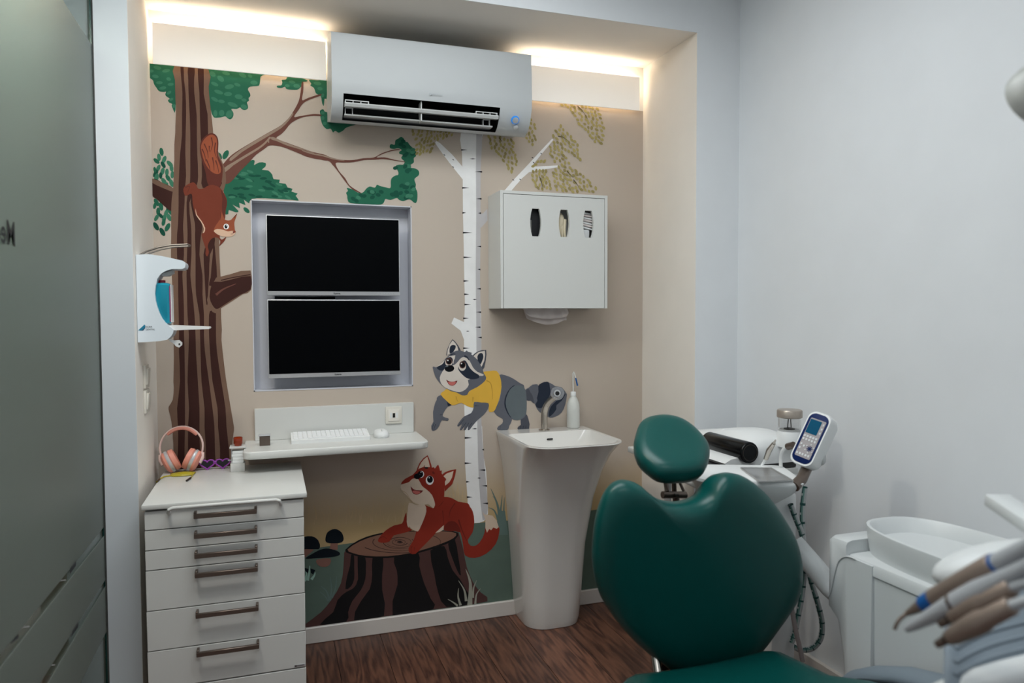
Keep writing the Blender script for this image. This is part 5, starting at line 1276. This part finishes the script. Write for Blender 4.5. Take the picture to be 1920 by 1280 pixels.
# ------------------------------------------------------------------ side cart with the polishing machine
ct = thing('side_cart', 'white topped side cart in the corner under the polishing machine', 'cart', (1.5, -.80, 0))
ZCT = .80
MB().box2((1.30, -1.0, ZCT - .022), (1.655, -.47, ZCT), .004).build('cart_top', LACQ, ct)
for x_, y_ in ((1.44, -.96), (1.52, -.90), (1.46, -.50), (1.60, -.50)):
    MB().tube([(x_, y_, .06), (x_, y_, ZCT - .025)], .014, 10).build('leg', PLASTG, ct)
    MB().lathe([(.001, 0), (.018, .004), (.022, .02), (.018, .04), (.008, .06)], (x_, y_, 0), n=14).build('caster', DKMETAL, ct)
MB().box2((1.42, -.98, .25), (1.61, -.48, .27), .004).build('lower_shelf', LACQ, ct)
pmn = thing('polishing_machine', 'white air polishing machine with black roll front and clear powder chamber', 'machine', (1.55, -.90, ZCT))
MB().box2((1.33, -.998, ZCT), (1.65, -.56, ZCT + .020), .006).build('base_plate', BLACK, pmn)
mb = MB(); L = []
for y_, zt, x0 in ((-1.0, .868, 1.49), (-.995, .890, 1.475), (-.975, .908, 1.465), (-.915, .919, 1.46), (-.845, .914, 1.455), (-.775, .904, 1.45), (-.715, .893, 1.445), (-.655, .880, 1.44), (-.595, .872, 1.45), (-.58, .85, 1.46)):
    z0 = ZCT + .020; w_ = 1.645 - x0
    L.append([Vector((x0, y_, z0)), Vector((x0 - .015, y_, z0 + (zt - z0) * .35)), Vector((x0 + .0, y_, z0 + (zt - z0) * .72)), Vector((x0 + w_ * .18, y_, z0 + (zt - z0) * .93)), Vector((x0 + w_ * .35, y_, zt)), Vector((x0 + w_ * .75, y_, zt)), Vector((x0 + w_ * .92, y_, z0 + (zt - z0) * .9)), Vector((x0 + w_, y_, z0 + (zt - z0) * .5)), Vector((x0 + w_, y_, z0))])
mb.loops(L); mb.build('body', PLAST, pmn, angle=50)
MB().loops([[Vector((x_, y_, z_)) for x_, z_ in ((1.385, ZCT + .020), (1.375, ZCT + .030), (1.40, ZCT + .042), (1.465, ZCT + .050), (1.48, ZCT + .020))] for y_ in (-.99, -.60)]).build('front_ledge', PLAST, pmn)
ca, cb = wx(1405.5, 848.5, 1.455), wx(1329, 826, 1.455); cb.z = ca.z - .002
MB().lathe([(.032, -.002), (.0335, 0), (.0345, .004), (.0345, (cb - ca).length - .004), (.032, (cb - ca).length)], ca, (cb - ca), 32).build('roll', mat('roll_black', (4, 6, 8), .22, vary=0, spec=.25), pmn)
MB().lathe([(.025, -.003), (.027, -.003), (.027, .001), (.025, .001)], ca, (cb - ca), 32, cap=False).build('roll_cap_ring', DKMETAL, pmn)
cc_ = wx(1480, 812, 1.61)
MB().lathe([(.040, -.03), (.040, .012), (.034, .022), (.033, .026)], cc_ + Vector((0, 0, -.012)), n=28).build('chamber_seat', PLAST, pmn)
MB().lathe([(.035, .012), (.0355, .072), (.0325, .072), (.032, .014)], cc_ + Vector((0, 0, -.010)), n=28, cap=True).build('chamber_glass', CLEARG, pmn)
MB().lathe([(.0375, .062), (.040, .064), (.040, .084), (.037, .088), (.012, .089)], cc_ + Vector((0, 0, -.010)), n=32).build('chamber_cap', mat('champagne_metal', (168, 158, 148), .35, metal=.5), pmn)
mb = MB()
for s in (-1, 1): mb.tube([cc_ + Vector((s * .004, 0, .055)), cc_ + Vector((s * .007, 0, .018))], .0016, 6)
mb.lathe([(.004, .012), (.018, .014), (.018, .017), (.004, .020)], cc_, n=20); mb.build('powder_tube', DKMETAL, pmn)
MB().ell(wx(1356, 812, 1.50), (.014, .014, .016)).build('rear_cap', PLAST, pmn)
hA, hB, hC = wx(1436, 860, 1.44), wx(1442, 844, 1.435), wx(1451, 831, 1.43)
ph_ = thing('scaler_handpiece', 'small steel scaler handpiece resting on the white machine', 'handpiece', tuple(hA))
d_ = (hC - hA)
MB().tube([hA, hB, hC], [.007, .0085, .006], 14).build('grip', CHROME, ph_)
MB().tube([hA, wx(1431, 868, 1.44), wx(1426, 876, 1.43)], [.0045, .004, .004], 8).build('cord', PLAST, ph_)
MB().tube([hC, hC + d_ * .22], [.004, .002], 8).build('tip', CHROME, ph_)
wh = [wx(a, b_, 1.47) for a, b_ in ((1484, 835), (1474, 838), (1467, 846), (1464, 858), (1464, 874))]
MB().tube(crom(wh, 4, False), .0055, 10).build('water_hose', PLAST, pmn)
MB().tube([wx(1477, 837, 1.47), wx(1488, 834, 1.47)], .0105, 14).build('hose_coupling', BRONZE, pmn)
# probe lying between headrest and backrest
pa, pb_, pc_, pd_ = [wt(a, b_, 2.12) for a, b_ in ((1308, 889.5), (1318, 890.5), (1334, 893), (1345, 899))]
tp_ = thing('probe_handpiece', 'dark brown handpiece with fine tip between headrest and backrest', 'handpiece', tuple(pc_))
MB().tube([pa, pb_], [.0012, .0018], 8).build('tip', CHROME, tp_)
MB().tube([pb_, pc_, pd_, wt(1352, 908, 2.12)], [.003, .0085, .0125, .012], 14).build('grip', DKMETAL, tp_)
MB().tube([wt(1326, 888, 2.13), wt(1344, 890, 2.13)], .0014, 6).build('guard_wire', CHROME, tp_)

# ------------------------------------------------------------------ hoses
HW = mat('hose_grey_white', (172, 176, 176), .4, vary=0); HM = mat('hose_teal', (98, 132, 124), .4, vary=0); HG = mat('hose_green', (22, 70, 66), .4, vary=0)
def hose(px, t, lab, r_=.0085, grp=None):
    pts_ = crom([wt(a, b_, t) for a, b_ in px], 12, False)
    N = 12
    def f(i, j): return 1 if (j in (5, 11) and i % 4) or i % 8 == 0 else (2 if j in (4, 10) else 0)
    mb = MB(); mb.tube(pts_, r_, N, mfun=f)
    o = mb.build('ribbed_hose', [HW, HG, HM], None); return tag(o, lab, 'hose', grp)
hose([(1482, 945), (1492, 972), (1503, 1000), (1508, 1030), (1508, 1070), (1504, 1110), (1497, 1150), (1490, 1185), (1484, 1204)], 2.14, 'green striped ribbed hose falling straight behind the backrest edge', grp='ribbed hoses')
hose([(1509, 912), (1504, 960), (1506, 1010), (1511, 1050), (1521, 1090), (1533, 1130), (1541, 1165), (1539, 1195), (1524, 1214), (1504, 1218), (1488, 1212), (1474, 1204)], 2.22, 'green striped ribbed hose looping low before the white wall', grp='ribbed hoses')
tag(MB().tube(crom([wt(a, b_, 2.05) for a, b_ in ((1484, 1135), (1488, 1160), (1494, 1190), (1500, 1215), (1505, 1240))], 4, False), .0065, 10).build('supply_cable', mat('cable_grey', (150, 140, 138), .5, vary=0), None), 'plain grey supply cable crossing the low hose loop', 'cable')

# ------------------------------------------------------------------ assistant's instrument holder and handpieces in the foreground
ih = thing('instrument_holder', 'white instrument holder with ribbed grey silicone mat in the near corner', 'holder', tuple(wt(1860, 1200, .95)))
def hold(px, t): return [wt(a, b_, t) for a, b_ in px]
# a gently curved slab: outline in a plane facing up and towards the chair
hn = Vector((-.10, -.45, .89)).normalized(); hp0 = wt(1840, 1180, 1.0)
ol = [(1776, 1102), (1830, 1082), (1920, 1062), (2060, 1040), (2060, 1240), (1920, 1262), (1830, 1290), (1775, 1290), (1770, 1230)]
q_ = [wplane(a, b_, hp0, hn) for a, b_ in ol]
mb = pillow(MB(), q_, hn, .006, .010, sub=4); mb.build('silicone_mat', GREYPAD, ih, angle=60)
mb = MB()
for k, off in enumerate((0, 26, 50)):
    a_ = [wplane(a, b_ + off, hp0 + hn * .0055, hn) for a, b_ in ((1790, 1216), (1840, 1190), (1900, 1172), (2000, 1150))]
    mb.tube(crom(a_, 4, False), .0032, 8)
mb.build('mat_rib', GREYPAD, ih)
rim = [wt(a, b_, .93) for a, b_ in ((1740, 1330), (1800, 1300), (1860, 1280), (1930, 1262), (2050, 1238))]
MB().tube(crom(rim, 4, False), .022, 16).build('front_rim', UNITDIM, ih)
MB().ell(wt(1905, 1062, 1.12), (.118, .050, .040), 28, 16, Matrix.Rotation(math.radians(-38), 3, 'Z') @ Matrix.Rotation(math.radians(-14), 3, 'Y')).build('arm_head', UNITDIM, ih)
mb = MB(); mb.tube([wt(1980, 1060, 1.10), wt(2060, 1200, 1.02), wt(2080, 1320, 1.0)], .03, 16); mb.build('arm', UNITDIM, ih)
pe = Vector((1.52, -2.52, wt(2080, 1320, 1.0).z))
MB().tube([wt(2080, 1320, 1.0), pe], .03, 16).build('cross_arm', UNITDIM, ih)
MB().tube([(pe.x, pe.y, .03), pe], .032, 16).build('post', UNITDIM, ih)
MB().lathe([(.16, 0), (.16, .02), (.13, .04), (.03, .05)], (pe.x, pe.y, 0), n=28).build('post_base', UNITDIM, ih)

def handpiece(name, lab, segs, t0, t1, a, b_, parts):
    """segs along a straight axis from pixel a (tip) to b (rear); parts: (name, material, [(fraction, radius)...])"""
    A, B = wt(a[0], a[1], t0), wt(b_[0], b_[1], t1); ax = B - A
    th_ = thing(name, lab, 'handpiece', tuple(A + ax * .5), 'handpieces in the holder')
    for nm, m, pr in parts:
        MB().lathe([(r_, f_ * ax.length) for f_, r_ in pr], A, ax, 20).build(nm, m, th_)
    return th_, A, ax
GRIP = mat('warm_grey_metal', (136, 122, 112), .38, metal=.45, vary=.05)
GRIPL = mat('pale_grey_grip', (158, 162, 166), .4, vary=.02)
h1, A, ax = handpiece('syringe_handpiece', 'brown grey syringe handpiece with blue ring and curved nozzle, uppermost', None, .98, .84, (1700, 1150), (1882, 1050),
    [('nose', GRIP, [(0, .0035), (.18, .0085), (.20, .009)]), ('colour_ring', BLUEP, [(.20, .0105), (.32, .0125)]), ('grip', GRIP, [(.32, .0125), (.6, .0135), (.92, .0142), (.93, .013)]), ('rear_ring', BLUEP, [(.93, .0125), (.955, .0125)]), ('rear_sleeve', GRIPL, [(.955, .0115), (1.15, .010), (1.35, .0085)])])
MB().tube(crom([A + ax * .02, wt(1690, 1158, .98), wt(1682, 1168, .98), wt(1677, 1180, .98)], 4, False), .0026, 10).build('nozzle', BRONZE, h1)
MB().tube([A + ax * 1.33, A + ax * 1.6 + Vector((.02, -.01, .0)), A + ax * 1.9 + Vector((.06, -.02, -.02))], .0075, 10).build('hose', GRIPL, h1)
h2, A, ax = handpiece('suction_handpiece', 'pale grey tapered suction handpiece with thin bronze ring', None, .95, .82, (1700, 1179), (1905, 1072),
    [('nose', GRIPL, [(0, .0045), (.08, .0068), (.47, .0125)]), ('ring', BRONZE, [(.47, .0128), (.50, .013)]), ('grip', GRIPL, [(.50, .0132), (.70, .0135), (.95, .0095), (1.25, .0075)])])
MB().tube([A + ax * 1.2, A + ax * 1.5 + Vector((.02, -.01, .0)), A + ax * 1.8 + Vector((.06, -.02, -.02))], .0065, 10).build('hose', GRIPL, h2)
for (nm, lab, a, b_, t0, t1) in (('motor_handpiece', 'bronze motor handpiece, third from the top of the holder', (1763, 1170), (1898, 1100), .90, .82), ('motor_handpiece', 'bronze motor handpiece, lowest and nearest in the holder', (1757, 1208), (1898, 1134), .88, .80)):
    hq, A, ax = handpiece(nm, lab, None, t0, t1, a, b_,
        [('nose', BRONZE, [(0, .0045), (.10, .0055), (.14, .0045)]), ('neck', DKMETAL, [(.12, .005), (.17, .0085), (.18, .0085)]), ('grip', GRIP, [(.18, .0085), (.24, .0105), (.50, .0128), (.62, .0130), (.70, .0108), (.98, .0104), (1.0, .009)])])
    MB().tube([A + ax * .98, A + ax * 1.4 + Vector((.01, -.01, .0)), A + ax * 2.0 + Vector((.05, -.03, -.03))], .006, 10).build('hose', GRIPL, hq)

# white arm at the right edge, on a bracket of the right wall, dental lamp head above
wa = thing('support_arm', 'white flat support arm entering at the right edge before the wall', 'arm', tuple(wt(1900, 950, 1.2)))
a0, a1 = wt(1868, 936, 1.25), wt(2010, 1030, 1.06)
dx_ = (a1 - a0).normalized(); sx_ = dx_.cross(EZ).normalized(); sz_ = sx_.cross(dx_)
rot = Matrix((dx_, sx_, sz_)).transposed()
MB().box((a0 + a1) / 2, ((a1 - a0).length, .042, .022), .004, rot).build('beam', UNITDIM, wa)
MB().box(a1 + dx_ * .15 , (.34, .05, .03), .006, rot).build('rear_beam', UNITDIM, wa)
re_ = a1 + dx_ * .31
MB().tube([re_, (XW - .02, re_.y, re_.z)], .02, 12).build('wall_bracket', UNITDIM, wa)
MB().box2((XW - .025, re_.y - .06, re_.z - .06), (XW - .001, re_.y + .06, re_.z + .06), .006).build('wall_plate', UNITDIM, wa)
lc_ = wt(1968, 184, 1.0)
lp = thing('dental_lamp', 'grey round dental lamp head at the upper right edge', 'lamp', tuple(lc_))
la = (wt(1500, 700, 1.9) - lc_).normalized()
MB().lathe([(.015, -.045), (.040, -.035), (.055, -.012), (.057, .004), (.050, .008), (.046, -.002), (.010, -.012)], lc_, la, 32).build('lamp_head', mat('lamp_grey', (150, 152, 148), .4, vary=.02), lp)
MB().lathe([(.046, -.002), (.030, .001), (.002, .002)], lc_, la, 28).build('lamp_glass', mat('lamp_glass', (120, 124, 120), .2, vary=0), lp)
MB().tube([lc_ - la * .035, lc_ + Vector((.12, -.10, .14)), lc_ + Vector((.16, -.12, ZC - lc_.z + .03))], .012, 12).build('lamp_arm', PLASTG, lp)

# ------------------------------------------------------------------ frosted glass sliding door on the left
XG = -.5005
gd = thing('glass_door', 'frosted glass sliding door with diagonal clear stripes at the left edge', 'door', (XG, -1.1, 0))
gy0, gy1 = -1.72, -.436
gz1 = 2.44
def frost_material():
    m = bpy.data.materials.new('frosted_film'); m.use_nodes = True
    nt = m.node_tree; nt.nodes.clear()
    out = nt.nodes.new('ShaderNodeOutputMaterial')
    tr = nt.nodes.new('ShaderNodeBsdfTranslucent'); tr.inputs[0].default_value = (.80, .86, .84, 1)
    di = nt.nodes.new('ShaderNodeBsdfDiffuse'); di.inputs[0].default_value = (.10, .11, .105, 1)
    gl = nt.nodes.new('ShaderNodeBsdfGlossy'); gl.inputs['Roughness'].default_value = .38
    m1 = nt.nodes.new('ShaderNodeMixShader'); m1.inputs[0].default_value = .12
    nt.links.new(tr.outputs[0], m1.inputs[1]); nt.links.new(di.outputs[0], m1.inputs[2])
    fr2 = nt.nodes.new('ShaderNodeFresnel'); fr2.inputs[0].default_value = 1.16
    nz = nt.nodes.new('ShaderNodeTexNoise'); nz.inputs['Scale'].default_value = 400
    tc = nt.nodes.new('ShaderNodeTexCoord'); nt.links.new(tc.outputs['Object'], nz.inputs[0])
    bp = nt.nodes.new('ShaderNodeBump'); bp.inputs['Strength'].default_value = .02; nt.links.new(nz.outputs[0], bp.inputs['Height'])
    nt.links.new(bp.outputs[0], gl.inputs['Normal'])
    m2 = nt.nodes.new('ShaderNodeMixShader')
    nt.links.new(fr2.outputs[0], m2.inputs[0]); nt.links.new(m1.outputs[0], m2.inputs[1]); nt.links.new(gl.outputs[0], m2.inputs[2])
    nt.links.new(m2.outputs[0], out.inputs[0])
    return m
FROST = frost_material()
PANE = mat('tinted_pane', (196, 216, 208), .02, vary=0, trans=1.0, ior=1.2)
MB().box2((XG - .010, gy0, .01), (XG - .002, gy1, gz1), .0005, seg=1).build('pane', PANE, gd)
MB().box2((XG - .0105, gy1, .01), (XG + .0005, gy1 + .003, gz1)).build('glass_edge', mat('glass_edge_green', (26, 66, 62), .2, vary=0), gd)
def gp(px, py): return wx(px, py, XG)
# film areas: corner triangle at the top and two diagonal strips are left clear
top_a, top_b = gp(112, -8), gp(171, 84)
s1a, s1b = gp(196, 985), gp(0, 1238)
edge_t, edge_b = Vector((XG, gy1 - .001, gz1 - .01)), Vector((XG, gy1 - .001, .012))
def ext(a, b_, y_):     # extend the line a-b to y
    k = (y_ - a.y) / (b_.y - a.y); return a + (b_ - a) * k
yl, yr, zb_, zt_ = gy0 + .002, gy1 - .002, .012, gz1 - .01
def clip(poly):
    for ax_, lim, sg_ in (('y', yl, 1), ('y', yr, -1), ('z', zb_, 1), ('z', zt_, -1)):
        out = []
        for i in range(len(poly)):
            a, b_ = poly[i], poly[(i + 1) % len(poly)]
            va, vb = getattr(a, ax_), getattr(b_, ax_)
            ia, ib = sg_ * (va - lim) >= 0, sg_ * (vb - lim) >= 0
            if ia: out.append(a)
            if ia != ib: out.append(a + (b_ - a) * ((lim - va) / (vb - va)))
        poly = out
    return poly
def film(pts_):
    q = clip(pts_)
    return MB().prism(q, (.0008, 0, 0)).build('frosted_film', FROST, gd, smooth=False)
L1t, L1b = (gp(194, 988), gp(100, 1104)), (gp(198, 1000), gp(100, 1124))
L2t, L2b = (gp(198, 1085), gp(100, 1240)), (gp(200, 1094), gp(100, 1262))
L3t = (gp(201, 1180), gp(150, 1280))
Y0, Y1 = yl - .5, yr + .3
film([Vector((XG, Y0, 3)), ext(top_a, top_b, Y0) + Vector((0, 0, 0)), ext(top_a, top_b, Y1), ext(*L1t, Y1), ext(*L1t, Y0)] if False else [ext(top_a, top_b, Y0), ext(top_a, top_b, Y1), ext(*L1t, Y1), ext(*L1t, Y0)])
film([ext(*L1b, Y0), ext(*L1b, Y1), ext(*L2t, Y1), ext(*L2t, Y0)])
film([ext(*L2b, Y0), ext(*L2b, Y1), ext(*L3t, Y1), ext(*L3t, Y0)])
# dark dashes and tick marks in the clear stripes
for (a, b_, c_, d__) in (((131, 1062), (142, 1049), (142, 1060), (131, 1076)), ((18, 1206), (34, 1188), (34, 1196), (20, 1206)), ((135, 1180), (147, 1163), (146, 1176), (133, 1194))):
    MB().prism([gp(*q) for q in (a, b_, c_, d__)], (.0006, 0, 0)).build('dark_dash', INK, gd, smooth=False)
for (px, py) in ((116, 1087), (48, 1174), (96, 1246)):
    MB().prism([gp(px - 7, py + 1), gp(px + 7, py - 1), gp(px + 7, py + .6), gp(px - 7, py + 2.6)], (.0006, 0, 0)).build('tick_mark', PLASTG, gd, smooth=False)
# mirrored lettering: on the far side of the glass, read from the corridor
m_r = gp(25.5, 442); hgt = (gp(20, 418) - gp(20, 463)).length
mb = MB(); text_mesh(mb, 'Medizin', hgt * 1.42, Vector((XG + .0030, m_r.y + .003, m_r.z)), (0, -1, 0), (0, 0, 1), align='LEFT', bold=.001)
mb.build('lettering', mat('black_letter', (30, 34, 36), .5, vary=0), gd, smooth=False)
# door rail
MB().box2((XG - .03, gy0, gz1), (XG + .006, gy1, gz1 + .05), .002).build('top_rail', SILVER, gd)

for o in bpy.data.objects:
    if '_o' in o: del o['_o']
